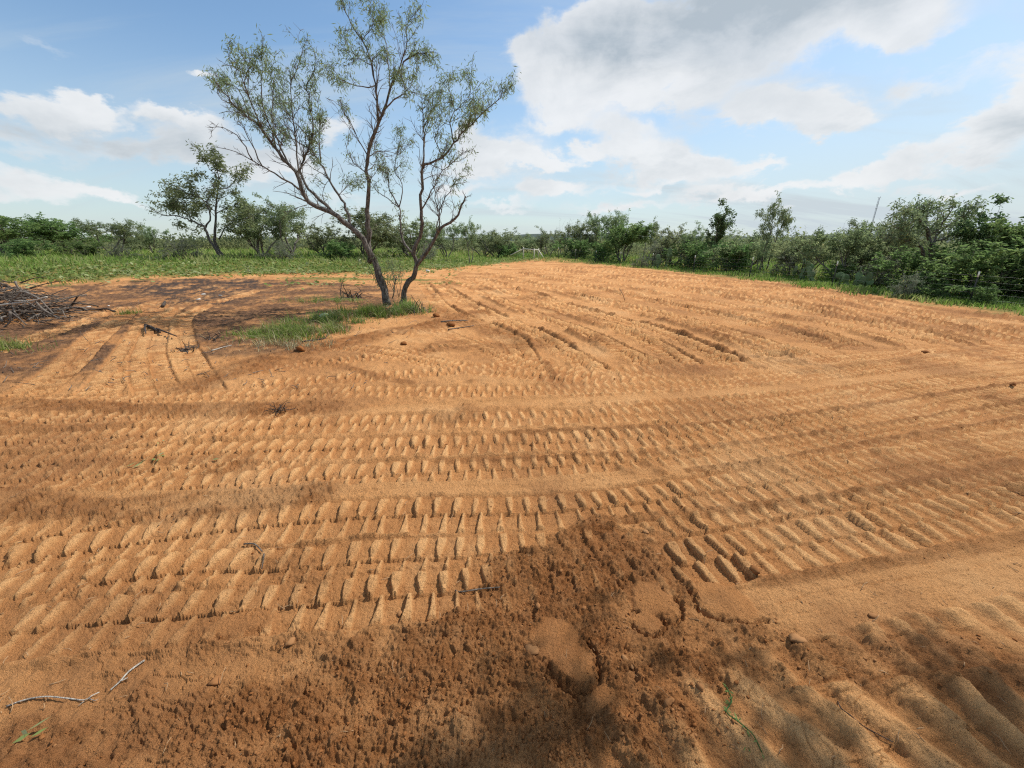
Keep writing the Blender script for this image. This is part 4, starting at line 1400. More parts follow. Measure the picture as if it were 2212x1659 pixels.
def grass_fields():
    g = np.random.default_rng(31)
    # grass verge and field
    x, y = scatter_polar(150000, 11, 75, -RAD(58), RAD(58), g)
    gm = grass_mask(x, y)
    r = np.hypot(x, y); a = np.arctan2(x, y)
    isl = (r < edge_r(a) - 1.0)
    keep = (g.random(len(x)) < gm * .95) & ~isl
    x, y, r, a = x[keep], y[keep], r[keep], a[keep]
    nn = fbm(x, y, .4, 3)
    P = np.stack([x, y, H0(x, y)], 1)
    tall = sstep(r - edge_r(a), 0, 9)
    h = (.07 + .24 * tall * g.random(len(x)) + .06 * g.random(len(x))) * (1 + .9 * nn) * (1 + .012 * r)
    h = np.where(x > 1.5, h * 1.0 + .05, h)
    V, F4, F3 = blades(P, h, .010 + r * .0012, 32, .7)
    me = mesh_np('grass', V, F4, F3, M['grass'], smooth=False)
    tn = np.clip(.42 + nn * .7 + g.normal(0, .22, len(x)) + .15 * (x < 0), 0, 1)
    attr(me, 'tint', np.repeat(tn, 5))
    o = link('grass', me)
    o['kind'] = 'stuff'; o['category'] = 'grass'; o['label'] = 'green grass on the field and verge around the cleared dirt'
    # leafy creeping growth on the left
    x, y = scatter_polar(60000, 14, 50, -RAD(58), RAD(9), g)
    r = np.hypot(x, y); a = np.arctan2(x, y)
    er = edge_r(a)
    nn = fbm(x + 4, y, .5, 4)
    dens_ = sstep(r - er + nn * 4, -1.0, 1.5) * sstep(r - er, 14, 6)
    ex = sstep(fbm(x, y + 9, .8, 4), .05, .3) * sstep(er - r, 9, 0) * .35 * (a > RAD(-32))
    keep = g.random(len(x)) < np.maximum(dens_ * .8, ex) * sstep(a, RAD(8), RAD(-2))
    x, y, r, nn = x[keep], y[keep], r[keep], nn[keep]
    n = len(x)
    P = np.stack([x, y, H0(x, y) + .02 + .09 * g.random(n)], 1)
    D = g.normal(0, 1, (n, 3)); D[:, 2] = D[:, 2] * .25 + .12
    N = np.stack([g.normal(0, .35, n), g.normal(0, .35, n), np.ones(n)], 1)
    V, F = cards(P, D, N, (.09 + .0042 * r) * g.uniform(.7, 1.3, n), (.07 + .0032 * r) * g.uniform(.7, 1.3, n))
    me = mesh_np('creeping_plants', V, F, None, M['vine_leaf'], smooth=False)
    attr(me, 'tint', np.repeat(np.clip(.5 + nn * .8 + g.normal(0, .25, n), 0, 1), 4))
    o = link('creeping_plants', me)
    o['kind'] = 'stuff'; o['category'] = 'ground cover'; o['label'] = 'pale green leafy ground cover at the edge of the dirt on the left'


grass_fields()


def tuft(label, px, py, sx, sy, n, h, mat='grass', tint=.35, seed=0, cat='grass clump', dry=.15):
    g = np.random.default_rng(seed + 100)
    p = at(px, py)
    q = g.normal(0, .5, (n, 2)) * (sx, sy)
    nn = fbm(q[:, 0] + seed, q[:, 1], 2.2, 3)
    keep = nn > .07 - .3 * (g.random(n) < .16)
    q = q[keep]; nn = nn[keep]; n = len(q)
    X = q[:, 0] + p[0]; Y = q[:, 1] + p[1]
    P = np.stack([q[:, 0], q[:, 1], H0(X, Y) - p[2] + .0], 1)
    hh = h * g.uniform(.35, 1.2, n) * (1 + .8 * nn) * (.55 + .9 * g.random(n) ** 3)
    V, F4, F3 = blades(P, hh, np.full(n, .011), seed + 5, .75)
    me = mesh_np('grass_blades', V, F4, F3, M[mat], smooth=False)
    attr(me, 'tint', np.repeat(np.clip(tint + nn * .5 + g.normal(0, .18, n), 0, 1), 5))
    o = thing('grass_clump', label, cat, tuple(p), 0, 'green clumps on the dirt')
    link('blades', me, o)['kind'] = 'stuff'
    if dry:
        m_ = int(n * dry)
        k = g.integers(0, n, m_)
        Vd, F4, F3 = blades(P[k] + g.normal(0, .05, (m_, 3)) * (1, 1, 0), hh[k] * .9, np.full(m_, .009), seed + 6, 1.6)
        md = mesh_np('dry_blades', Vd, F4, F3, M['dry_grass'], smooth=False)
        attr(md, 'tint', np.repeat(g.random(m_), 5))
        link('dry_blades', md, o)['kind'] = 'stuff'
    return o


tuft('bright green grass clump on the dirt left of the big tree, largest of the clumps', 297, 334, .80, .62, 6500, .22, tint=.55, seed=1, dry=.35)
tuft('short green grass around the pale melon', 326, 322, .85, .35, 3200, .20, tint=.5, seed=2, dry=.3)
tuft('dark green grass mound at the foot of the left trunk', 374, 315, .85, .45, 6500, .25, tint=.2, seed=3, dry=.3)
tuft('weedy grey-green growth around the foot of the right trunk', 404, 312, .55, .45, 3000, .28, tint=.4, seed=4, dry=.9)
tuft('sparse green weeds behind the melon, left of the trunks', 322, 302, 1.1, .35, 1000, .22, tint=.6, seed=6, dry=.3)
tuft('dry pale grass at the near end of the bright green clump', 285, 347, .9, .35, 1200, .14, mat='dry_grass', tint=.5, seed=7, dry=0, cat='dry grass')
tuft('light green weed clump at the left edge of the photo below the brush pile', 2, 350, .55, .35, 1400, .22, tint=.7, seed=8)
tuft('small green weed in the brown dirt between the brush pile and the clumps', 130, 314, .22, .16, 260, .14, tint=.5, seed=9)
tuft('thin green weeds left of the bright grass clump', 248, 336, .6, .3, 700, .12, tint=.5, seed=10)
tuft('tiny grass strip on the dirt right of the big tree', 443, 284, 1.2, .25, 700, .09, tint=.7, seed=11)


# litter of twigs, roots and dry bits in the left debris
def litter():
    g = random.Random(41)
    T = Tubes()
    for k in range(300):
        px = g.uniform(-10, 420); py = g.uniform(286, 392)
        if px > 300 and py > 345 and g.random() < .7:
            continue
        p = at(px, py)
        L = g.uniform(.05, .30) * min(1, np.hypot(p[0], p[1]) / 11)
        a = g.uniform(0, PI)
        d = np.array((math.cos(a), math.sin(a), g.uniform(-.05, .15)))
        P, _ = grow_path((p[0], p[1], p[2] + .015), d, L, 4, .25, 0, g)
        P[:, 2] = np.maximum(P[:, 2], p[2] + .008)
        T.add(P, np.linspace(.006, .003, 5), 3, g.random())
    me = T.mesh('twig_litter', M['dead_wood'])
    o = link('twig_litter', me)
    o['kind'] = 'stuff'; o['category'] = 'twigs'; o['label'] = 'dry twigs and root bits strewn over the brown dirt on the left'


litter()


def straw():
    g = random.Random(43)
    T = Tubes()
    for k in range(420):
        px = g.uniform(-10, 1034); py = 340 + 420 * g.random() ** 1.2
        p = at(px, py)
        h = float(ground_field(np.array([p[0]]), np.array([p[1]]))[0][0]) if False else p[2] + .006
        L = g.uniform(.012, .07)
        a = g.uniform(0, PI)
        P, _ = grow_path((p[0], p[1], h), (math.cos(a), math.sin(a), g.uniform(-.05, .3)), L, 3, .3, 0, g)
        T.add(P, np.array([.0014, .0016, .0012, .0008]) * (1 + .15 * np.hypot(p[0], p[1])), 3, g.random())
    o = link('straw_bits', T.mesh('straw_bits', M['stake_wood']))
    o['kind'] = 'stuff'; o['category'] = 'straw'; o['label'] = 'tiny bits of dry straw and root scattered over the tracks'


straw()


# ------------------------------------------------------------------ clods and crumbs lying on the soil
def rock_shape(n, g):
    """n unit rocks, 12 verts / 20 tris each"""
    ph = (1 + 5 ** .5) / 2
    v = np.array([(-1, ph, 0), (1, ph, 0), (-1, -ph, 0), (1, -ph, 0), (0, -1, ph), (0, 1, ph), (0, -1, -ph), (0, 1, -ph), (ph, 0, -1), (ph, 0, 1), (-ph, 0, -1), (-ph, 0, 1)], float)
    v /= np.linalg.norm(v[0])
    f = np.array([(0, 11, 5), (0, 5, 1), (0, 1, 7), (0, 7, 10), (0, 10, 11), (1, 5, 9), (5, 11, 4), (11, 10, 2), (10, 7, 6), (7, 1, 8), (3, 9, 4), (3, 4, 2), (3, 2, 6), (3, 6, 8), (3, 8, 9), (4, 9, 5), (2, 4, 11), (6, 2, 10), (8, 6, 7), (9, 8, 1)])
    V = v[None] * g.uniform(.42, 1.35, (n, 12, 1)) * g.uniform(.45, 1.35, (n, 1, 3)) * np.array((1, 1, .62))
    a = g.uniform(0, 2 * PI, n); ca, sa = np.cos(a)[:, None], np.sin(a)[:, None]
    V = np.stack([V[:, :, 0] * ca - V[:, :, 1] * sa, V[:, :, 0] * sa + V[:, :, 1] * ca, V[:, :, 2]], 2)
    return V, f


def crumbs():
    g = np.random.default_rng(51)
    x, y = scatter_polar(52000, .75, 11, -RAD(66), RAD(62), g)
    x = np.concatenate([x]); y = np.concatenate([y])
    n1 = fbm(x, y, 1.1, 4); n2 = fbm(x + 31, y - 12, 6.0, 4)
    lo = np.zeros_like(x)
    for P, wd, st, q in loose_bands:
        i, u, v, dist, L = line_uv(x, y, P, wd * 2.0 + .3, .6)
        d = dist / wd + n1[i] * .8 + n2[i] * .35
        lo[i] = np.maximum(lo[i], st * sstep(d, 1.5, .6))
    for P, e, st in loose_polys:
        lo = np.maximum(lo, st * sstep(poly_sd(x, y, P) + n1 * .10 + n2 * .07, -e * 2.2, e * 1.6))
    sp = fbm(x + 70, y + 22, .9, 4)
    lo = np.maximum(lo, .6 * sstep(sp, .28, .48))
    for (c, sx, sy, rot, lift) in SCARS:
        lo = np.where(np.hypot((x - c[0]) / sx, (y - c[1]) / sy) < 1.0, lo * .12, lo)
    lo = np.maximum(lo, .035)
    cl = sstep(fbm(x - 8, y + 5, 3.5, 3), -.35, .35)
    keep = g.random(len(x)) < lo * (.12 + .5 * cl)
    x, y = x[keep], y[keep]
    h, *_ = ground_field(x, y)
    r = np.hypot(x, y)
    n = len(x)
    s = (.0018 + .0065 * g.random(n) ** 6) * (1 + .12 * r)
    V, f = rock_shape(n, g)
    V = V * s[:, None, None] + np.stack([x, y, h + s * .15], 1)[:, None, :]
    F = (f[None] + (np.arange(n) * 12)[:, None, None]).reshape(-1, 3)
    me = mesh_np('soil_crumbs', V.reshape(-1, 3), None, F, M['clod'], smooth=False)
    attr(me, 'tint', np.repeat(np.clip(g.normal(.10, .14, n), 0, 1), 12))
    o = link('soil_crumbs', me)
    o['kind'] = 'stuff'; o['category'] = 'loose soil'; o['label'] = 'loose crumbs of red soil spread over the tracked ground'
    return n


crumbs()


def clod(px, py, s, label, flat=.6, tint=.7, seed=0, rz=0):
    g = np.random.default_rng(seed + 900)
    p = at(px, py)
    h, *_ = ground_field(np.array([p[0]]), np.array([p[1]]))
    # icosphere level 2 with broken faces
    V, f = rock_shape(1, g)
    V = V[0]; V = V / np.linalg.norm(V, axis=1)[:, None]
    vs = [tuple(v) for v in V]; fs = [tuple(t_) for t_ in f]
    for _ in range(1):
        cache = {}; nf_ = []
        def mid(a, b):
            k = (min(a, b), max(a, b))
            if k not in cache:
                m_ = np.array(vs[a]) + np.array(vs[b]); m_ /= np.linalg.norm(m_)
                vs.append(tuple(m_)); cache[k] = len(vs) - 1
            return cache[k]
        for a, b, c_ in fs:
            ab, bc, ca = mid(a, b), mid(b, c_), mid(c_, a)
            nf_ += [(a, ab, ca), (b, bc, ab), (c_, ca, bc), (ab, bc, ca)]
        fs = nf_
    V = np.array(vs)
    for _ in range(7):      # planar chips
        nrm = unit(g.normal(0, 1, 3)); dd = g.uniform(.45, .8)
        k = V @ nrm
        V = V - np.maximum(k - dd, 0)[:, None] * nrm
    V *= g.uniform(.72, 1.2, (len(V), 1))
    V += (fbm(V[:, 0] * 2 + seed, V[:, 1] * 2 + V[:, 2], 2.0, 3) * .12)[:, None] * V
    V = V * s * np.array((g.uniform(.9, 1.3), g.uniform(.8, 1.0), flat))
    me = mesh_np('clod', V, None, np.array(fs), M['clod'], smooth=False)
    attr(me, 'tint', np.full(len(V), tint * .6))
    return thing('dirt_clod', label, 'dirt clod', (p[0], p[1], float(h[0]) + s * flat * .35), rz, 'large clods on the dirt', me)


CL = [
    (645.5, 534.5, .021, 'lone pale clod resting on crumbly red soil right of centre, its shadow to the left', .6, .9),
    (531, 652, .036, 'whitish flat clod beside the smooth scraped patch at bottom centre', .5, .75),
    (796, 643, .035, 'rounded flat clod in the rubble left of the wide furrows at lower right', .4, .8),
    (583, 611, .016, 'small brown clod above the scraped patch', .7, .3),
    (624, 660, .018, 'knobbly light clod right of the scraped patch', .8, .85),
    (632, 667, .012, 'tiny bright chip right beside the knobbly light clod', .8, .95),
    (538, 610, .020, 'angular brown clod on the loose soil edge below the lug prints', .7, .45),
    (400, 612, .020, 'grey crusted clod at the end of the near track', .6, .6),
    (292, 645, .026, 'flat pale clod at the top edge of the dark crumbly bank', .5, .75),
    (215, 682, .030, 'weathered brown clod in the left part of the crumbly bank', .6, .35),
    (668, 706, .022, 'triangular clod in the shaded crumbly soil at bottom', .7, .4),
    (700, 690, .018, 'small clod beside the green sprig', .7, .5),
    (872, 616, .020, 'loose clod on the broken edge of the right track', .6, .6),
    (755, 573, .030, 'dark broken clod at the tip of the lug prints on the right', .7, .2),
    (404, 345, .07, 'dark clod thrown up beside the arc track left of centre', .8, .0),
    (1012, 387, .05, 'dark clod on the smooth berm at the right edge', .6, .0),
    (436, 317, .10, 'heaped red clod right of the big tree', .7, .0),
    (452, 326, .10, 'second heaped red clod just below and right of the first, right of the big tree', .7, .05),
    (925, 352, .07, 'dark sharp clod at the end of a furrow in the right middle distance', .6, .0),
    (301, 352, .08, 'dark upright clod below the bright green grass clump', 1.0, .0),
]
for k, (px, py, s, lab, fl, ti) in enumerate(CL):
    clod(px, py, s, lab, fl, ti, k, k * 1.3)


# ------------------------------------------------------------------ brush pile, sticks, roots
def stick_obj(name, label, cat, pxs, r0, r1, mat, lift=.02, extra=(), group=None, z=None):
    W_ = []
    for i, p in enumerate(pxs):
        q = at(p[0], p[1])
        hq, *_ = ground_field(np.array([q[0]]), np.array([q[1]]))
        q[2] = float(hq[0]) + (lift if z is None else z[i])
        W_.append(q)
    W_ = np.array(W_)
    o0 = W_[0].copy()
    P = catmull(W_ - o0, max(.01, np.linalg.norm(W_[-1] - W_[0]) / 14))
    T = Tubes()
    T.add(P, np.linspace(r0, r1, len(P)), 6, .2, .15)
    for e in extra:
        Q = np.array([np.array(at(*p)) for p in e]); Q[:, 2] = Q[:, 2] + lift * 1.5
        Q = catmull(Q - o0, .02)
        T.add(Q, np.linspace(r1 * .9, r1 * .4, len(Q)), 5, .2)
    return thing(name, label, cat, tuple(o0), 0, group, T.mesh(name, M[mat]))


def brush_pile():
    R_ = random.Random(77)
    c = at(8, 322)
    root = thing('brush_pile', 'heap of tangled grey cut branches at the left edge of the photo', 'brush pile', tuple(c))
    def br(P, r, sides, mat, tint):
        T = Tubes(); T.add(P, r, sides, tint, .12)
        o = link('branch', T.mesh('branch', M[mat]), root)
        return o
    for k in range(285):
        u = R_.random()
        cx = R_.gauss(-.75, .75); cy = R_.gauss(.35, .5)
        env = max(0, 1 - ((cx + .7) / 1.75) ** 2 - ((cy - .3) / 1.3) ** 2)
        zmax = .95 * env ** .6
        z = R_.uniform(.03, max(.06, zmax))
        a = R_.gauss(0.0, .55) + (0 if R_.random() < .8 else 1.2)
        L = R_.uniform(.6, 1.9)
        d = np.array((math.cos(a), math.sin(a), R_.gauss(0, .18)))
        if R_.random() < .4:
            d = -d
        P, _ = grow_path((cx, cy, z), d, L * .5, 5, .13, -.03, R_)
        Q, _ = grow_path((cx, cy, z), -d, L * .5, 5, .13, -.06, R_)
        P = np.vstack([Q[::-1], P[1:]])
        P[:, 2] = np.maximum(P[:, 2], .02)
        P[:, 2] = np.minimum(P[:, 2], 1.05)
        r = R_.choice((.007, .009, .012, .016, .024)) * R_.uniform(.8, 1.2)
        br(P, np.linspace(r, r * .4, len(P)), 5, R_.choice(('dead_wood', 'dead_wood', 'dead_wood', 'dark_wood', 'dark_wood')), R_.random() * .8)
    # the two bleached poles seen across the front, and curved ones
    def wp(px, py, Y):
        q = at_y(px, py, Y); return q - c
    Yc = c[1] - .75
    o = br(catmull([wp(-20, 309, Yc), (wp(5, 304.5, Yc)), wp(27, 302, Yc)], .1), np.full(len(catmull([wp(-20, 309, Yc), (wp(5, 304.5, Yc)), wp(27, 302, Yc)], .1)), .020), 6, 'pale_wood', 0)
    o['label'] = 'short bleached pole across the front'
    P = catmull([wp(14, 301, Yc), wp(32, 300.5, Yc), wp(47, 297, Yc - .05)], .1)
    o = br(P, np.linspace(.012, .017, len(P)), 6, 'pale_wood', 0); o['label'] = 'longer bleached pole reaching right'
    for pl in ([(15, 281), (17, 286), (20, 290)], [(21, 291), (17, 296), (11, 300)], [(10, 312), (10.5, 318), (9, 323), (0, 330)], [(25, 292), (38, 298), (46, 306), (54, 314)], [(36, 302), (44, 310), (60, 319)]):
        P = catmull([wp(px, py, Yc + .1) for px, py in pl], .06)
        br(P, np.linspace(.022, .012, len(P)), 6, 'dead_wood', .9)
    for pl in ([(30, 288), (45, 284), (62, 281)], [(20, 283), (35, 278), (48, 277)], [(40, 322), (60, 325), (76, 326)], [(20, 326), (45, 328), (74, 327)], [(30, 305), (50, 314), (70, 322)]):
        P = catmull([wp(px, py, Yc + .35) for px, py in pl], .06)
        br(P, np.linspace(.014, .006, len(P)), 5, 'dark_wood', .2)


brush_pile()


def forked_stick():
    c = at(65, 312)
    root = None
    T = Tubes()
    Y = c[1]
    w3 = lambda px, py, dy=0: at_y(px, py, Y + dy) - c
    P = catmull([w3(64.5, 313), w3(71, 306), w3(77.5, 296.5)], .04)
    T.add(P, np.linspace(.022, .018, len(P)), 6, .0, .12)
    P = catmull([w3(72, 304, 0), w3(76, 303, .05), w3(81, 301, .1)], .04)
    T.add(P, np.linspace(.014, .006, len(P)), 5, .0)
    P = catmull([w3(73, 305, 0), w3(64, 307, .05), w3(55, 310, .1)], .04)
    T.add(P, np.linspace(.013, .006, len(P)), 5, .0)
    o = thing('forked_stick', 'dark forked stick standing up in the dirt just right of the brush pile', 'stick', tuple(c), 0, None, T.mesh('forked_stick', M['dark_wood']))


forked_stick()
stick_obj('broken_branch', 'dark broken branch lying in the brown tracks on the left', 'branch', [(146, 327), (151, 328.5), (160, 333)], .035, .025, 'dark_wood', .05, extra=[[(147, 328), (146, 332), (147, 337)], [(158, 332), (168, 336), (178, 340)]])
stick_obj('bleached_stick', 'long white crooked stick on the dirt at lower left, left piece', 'stick', [(8, 708), (26, 702), (47, 699), (68, 700), (86, 703), (93, 699), (100, 694)], .0032, .0022, 'pale_wood', .010, extra=[[(86, 703), (80, 708)], [(90, 701), (96, 703), (100, 701)]])
stick_obj('bleached_stick', 'shorter white stick on the dirt at lower left, right piece with a brown tip', 'stick', [(112, 693), (121, 684), (130, 674), (140, 664), (145, 661)], .0030, .0040, 'pale_wood', .010, extra=[[(121, 684), (129, 680)]])
stick_obj('root', 'thin brown root bent over the lug prints left of centre', 'root', [(244, 544), (255, 546), (263, 553), (265, 561), (262, 570)], .005, .003, 'dead_wood', .012)
stick_obj('root', 'long thin curved root on the shaded furrows at lower right', 'root', [(838, 700), (841, 710), (849, 718), (862, 724), (876, 731), (894, 741)], .0025, .0018, 'dark_wood', .004)
stick_obj('root', 'thin pale root running into the crumbly soil below centre', 'root', [(455, 590), (462, 592), (480, 590), (500, 588)], .004, .003, 'dead_wood', .012)
stick_obj('twig', 'pale twig on the red soil right of the big tree, upper of two', 'twig', [(441, 324), (455, 323), (468, 321)], .018, .012, 'dead_wood', .03)
stick_obj('twig', 'pale twig on the red soil right of the big tree, lower of two', 'twig', [(448, 330), (462, 328), (474, 327)], .014, .009, 'dead_wood', .03)
stick_obj('twig', 'curved dark twig on the dirt below the melon', 'twig', [(303, 344), (316, 341), (325, 339), (329, 334)], .014, .008, 'dark_wood', .03)
stick_obj('twig', 'bleached twig in the brown debris left of the grass clump', 'twig', [(212, 352), (222, 349), (232, 347)], .011, .007, 'pale_wood', .02)


def root_clump(px, py, lab, n=16, s=.12, seed=1):
    R_ = random.Random(seed)
    p = at(px, py)
    h, *_ = ground_field(np.array([p[0]]), np.array([p[1]]))
    T = Tubes()
    for k in range(n):
        P, _ = grow_path((R_.gauss(0, s * .3), R_.gauss(0, s * .25), .0), (R_.gauss(0, 1), R_.gauss(0, 1), R_.uniform(.1, .9)), R_.uniform(.5, 1.3) * s, 5, .35, -.15, R_)
        T.add(P, np.linspace(.004, .0015, 6) * (s / .12), 3, R_.random() * .5)
    thing('root_clump', lab, 'roots', (p[0], p[1], float(h[0])), 0, None, T.mesh('root_clump', M['dark_wood']))


root_clump(279, 411, 'dark tangle of roots on the loose soil band left of centre', 26, .16, 1)
root_clump(183, 350, 'brown knot of roots and trash in the left tracks', 30, .3, 2)
root_clump(212, 340, 'second brown root tangle below the ash patch', 26, .3, 3)
root_clump(352, 298, 'black uprooted stump litter behind the grass, left of the trunks', 40, .6, 4)
root_clump(418, 312, 'pale dry twigs around the foot of the trunks', 30, .45, 5)


# green sprig and cut leaves
def sprig():
    o = stick_obj('green_sprig', 'wilted green sprig on the sand at bottom right of centre', 'sprig', [(727, 686), (732, 699), (725, 716), (732, 724), (741, 731), (752, 742), (761, 756)], .003, .002, 'leaf_green', .008,
                  extra=[[(732, 699), (728, 708)], [(725, 716), (733, 715)], [(741, 731), (735, 740), (745, 748)]])
    g = np.random.default_rng(5)
    me = o.data
    # leaflets as a child
    co = np.array([v.co[:] for v in me.vertices])
    k = g.integers(0, len(co), 34)
    D = g.normal(0, 1, (34, 3)); D[:, 2] = np.abs(D[:, 2]) * .3
    V, F = cards(co[k] + (0, 0, .002), D, g.normal(0, 1, (34, 3)), g.uniform(.015, .035, 34), g.uniform(.005, .010, 34))
    ml = mesh_np('leaflets', V, F, None, M['leaf_green'], smooth=False)
    attr(ml, 'tint', np.full(len(V), .8))
    link('leaflets', ml, o)['kind'] = 'stuff'


sprig()


def cut_leaf(px, py, lab, s=.05, seed=0, n=3):
    g = np.random.default_rng(seed + 60)
    p = at(px, py)
    h, *_ = ground_field(np.array([p[0]]), np.array([p[1]]))
    a = g.uniform(-.5, .5)
    D = np.stack([np.cos(a + g.normal(0, .5, n)), np.sin(a + g.normal(0, .5, n)), g.uniform(.1, .45, n)], 1)
    # each leaf: two mirrored kites folded on the midrib
    V, F = cards(g.normal(0, s * .3, (n, 3)) * (1, 1, 0) + (0, 0, .012), D, np.tile((0., 0., 1.), (n, 1)) + g.normal(0, .4, (n, 3)), np.full(n, s) * g.uniform(.8, 1.4, n), np.full(n, s * .28))
    me = mesh_np('leaf', V, F, None, M['vine_leaf'], smooth=False)
    attr(me, 'tint', np.repeat(g.uniform(.5, 1, n), 4))
    thing('green_leaves', lab, 'leaf', (p[0], p[1], float(h[0])), 0, 'green leaves on the tracks', me)


cut_leaf(151, 461, 'pair of bright green leaves on the left tracks, middle of three', .09, 1)
cut_leaf(163, 455, 'bright green leaf on the left tracks, uppermost right of three', .09, 2, 2)
cut_leaf(129, 467, 'darker green leaves on the left tracks, leftmost of three', .08, 3)
cut_leaf(206, 461, 'narrow yellow-green leaf between the lug prints left of centre', .08, 4, 1)
cut_leaf(160, 444, 'tiny pale leaves on the dirt above the green leaves', .05, 5, 2)
cut_leaf(22, 742, 'green leaf bits in the crumbly soil at the bottom left corner', .06, 6, 4)


# melon in the grass with the dark rotted piece beside it
def melon():
    p = at(325.5, 320.5)
    n, m_ = 24, 16
    r = .105
    V = []; F = []
    for i in range(m_ + 1):
        th = PI * i / m_
        for j in range(n):
            ph_ = 2 * PI * j / n
            k = 1 + .025 * math.cos(8 * ph_) * math.sin(th)
            V.append((r * 1.25 * k * math.cos(th) if False else r * 1.2 * k * math.sin(th) * math.cos(ph_), r * k * math.sin(th) * math.sin(ph_), r * .95 * math.cos(th) + r * .8))
    for i in range(m_):
        for j in range(n):
            F.append((i * n + j, (i + 1) * n + j, (i + 1) * n + (j + 1) % n, i * n + (j + 1) % n))
    me = mesh_np('melon', V, F, None, M['melon_rind'])
    o = thing('melon', 'round pale green melon lying in the grass left of the big tree', 'melon', tuple(p), .4, None, me)
    T = Tubes(); T.add(np.array([(-.02, 0, r * 1.73), (-.03, .01, r * 1.9), (-.05, .02, r * 1.95)]), np.array((.008, .006, .005)), 5, 0)
    link('stem', T.mesh('stem', M['dead_wood']), o)


melon()
clod(318.5, 319.5, .10, 'black lump touching the left side of the pale melon', .75, 0, 50)
bpy.data.objects[-1] if False else None
for o_ in C.objects:
    if o_.get('label', '').startswith('black lump'):
        o_.data.materials.clear(); o_.data.materials.append(M['char'])
        o_['category'] = 'lump'; o_.name = 'charred_lump'
        del o_['group']


def bit(px, py, s, lab, mat='bleached', seed=0, h=.5):
    g = np.random.default_rng(seed)
    p = at(px, py)
    V, f = rock_shape(1, g)
    V = V[0] * s * np.array((1.3, .7, h)) + (0, 0, s * h * .6)
    me = mesh_np('bone', V, None, f, M[mat], smooth=False)
    thing('bleached_chip', lab, 'chip', tuple(p), seed, 'white chips in the ash', me)


bit(203, 295, .10, 'white chip in the ash patch, upper one', seed=1)
bit(199, 300.5, .11, 'white chip at the near edge of the ash patch', seed=2)
bit(220, 296, .08, 'small white chip at the right of the ash patch', seed=3)
bit(89, 307, .045, 'white chip on the dirt right of the forked stick', seed=4)
bit(109, 306, .04, 'small white chip left of the ash patch', seed=5)
bit(428, 273, .10, 'white scrap on the dirt edge right of the big tree trunk', seed=6, h=1.4)
bit(360, 262, .14, 'white scrap in the grass beyond, left of the big tree', seed=7, h=1.2)

# charred stub near the ash
stick_obj('charred_stub', 'short black charred stub below the ash patch', 'stub', [(163, 307), (165.5, 303.5)], .045, .035, 'dark_wood', .05)

# ------------------------------------------------------------------ fence
def box(name, x0, x1, y0, y1, z0, z1, mat):
    V = [(x, y, z) for z in (z0, z1) for x, y in ((x0, y0), (x1, y0), (x1, y1), (x0, y1))]
    F = [(3, 2, 1, 0), (4, 5, 6, 7), (0, 1, 5, 4), (1, 2, 6, 5), (2, 3, 7, 6), (3, 0, 4, 7)]
    return mesh_np(name, V, F, None, mat, smooth=False)


def tpost_mesh(name, z0, z1, mat, studs=True):
    """T section steel post"""
    V = []; F = []
    def bx(x0, x1, y0, y1, a, b_):
        k = len(V)
        V.extend([(x, y, z) for z in (a, b_) for x, y in ((x0, y0), (x1, y0), (x1, y1), (x0, y1))])
        F.extend([tuple(k + q for q in f) for f in ((3, 2, 1, 0), (4, 5, 6, 7), (0, 1, 5, 4), (1, 2, 6, 5), (2, 3, 7, 6), (3, 0, 4, 7))])
    bx(-.022, .022, -.004, .004, z0, z1)
    bx(-.004, .004, .0045, .036, z0, z1)
    if studs:
        z = z0 + .05
        while z < z1 - .03:
            bx(-.008, .008, -.016, -.0045, z, z + .02)
            z += .10
    return mesh_np(name, V, F, None, mat, smooth=False)


post_me = tpost_mesh('post', -.3, .885, M['post_green'])
tip_me = tpost_mesh('painted_tip', .887, 1.06, M['white_paint'], False)


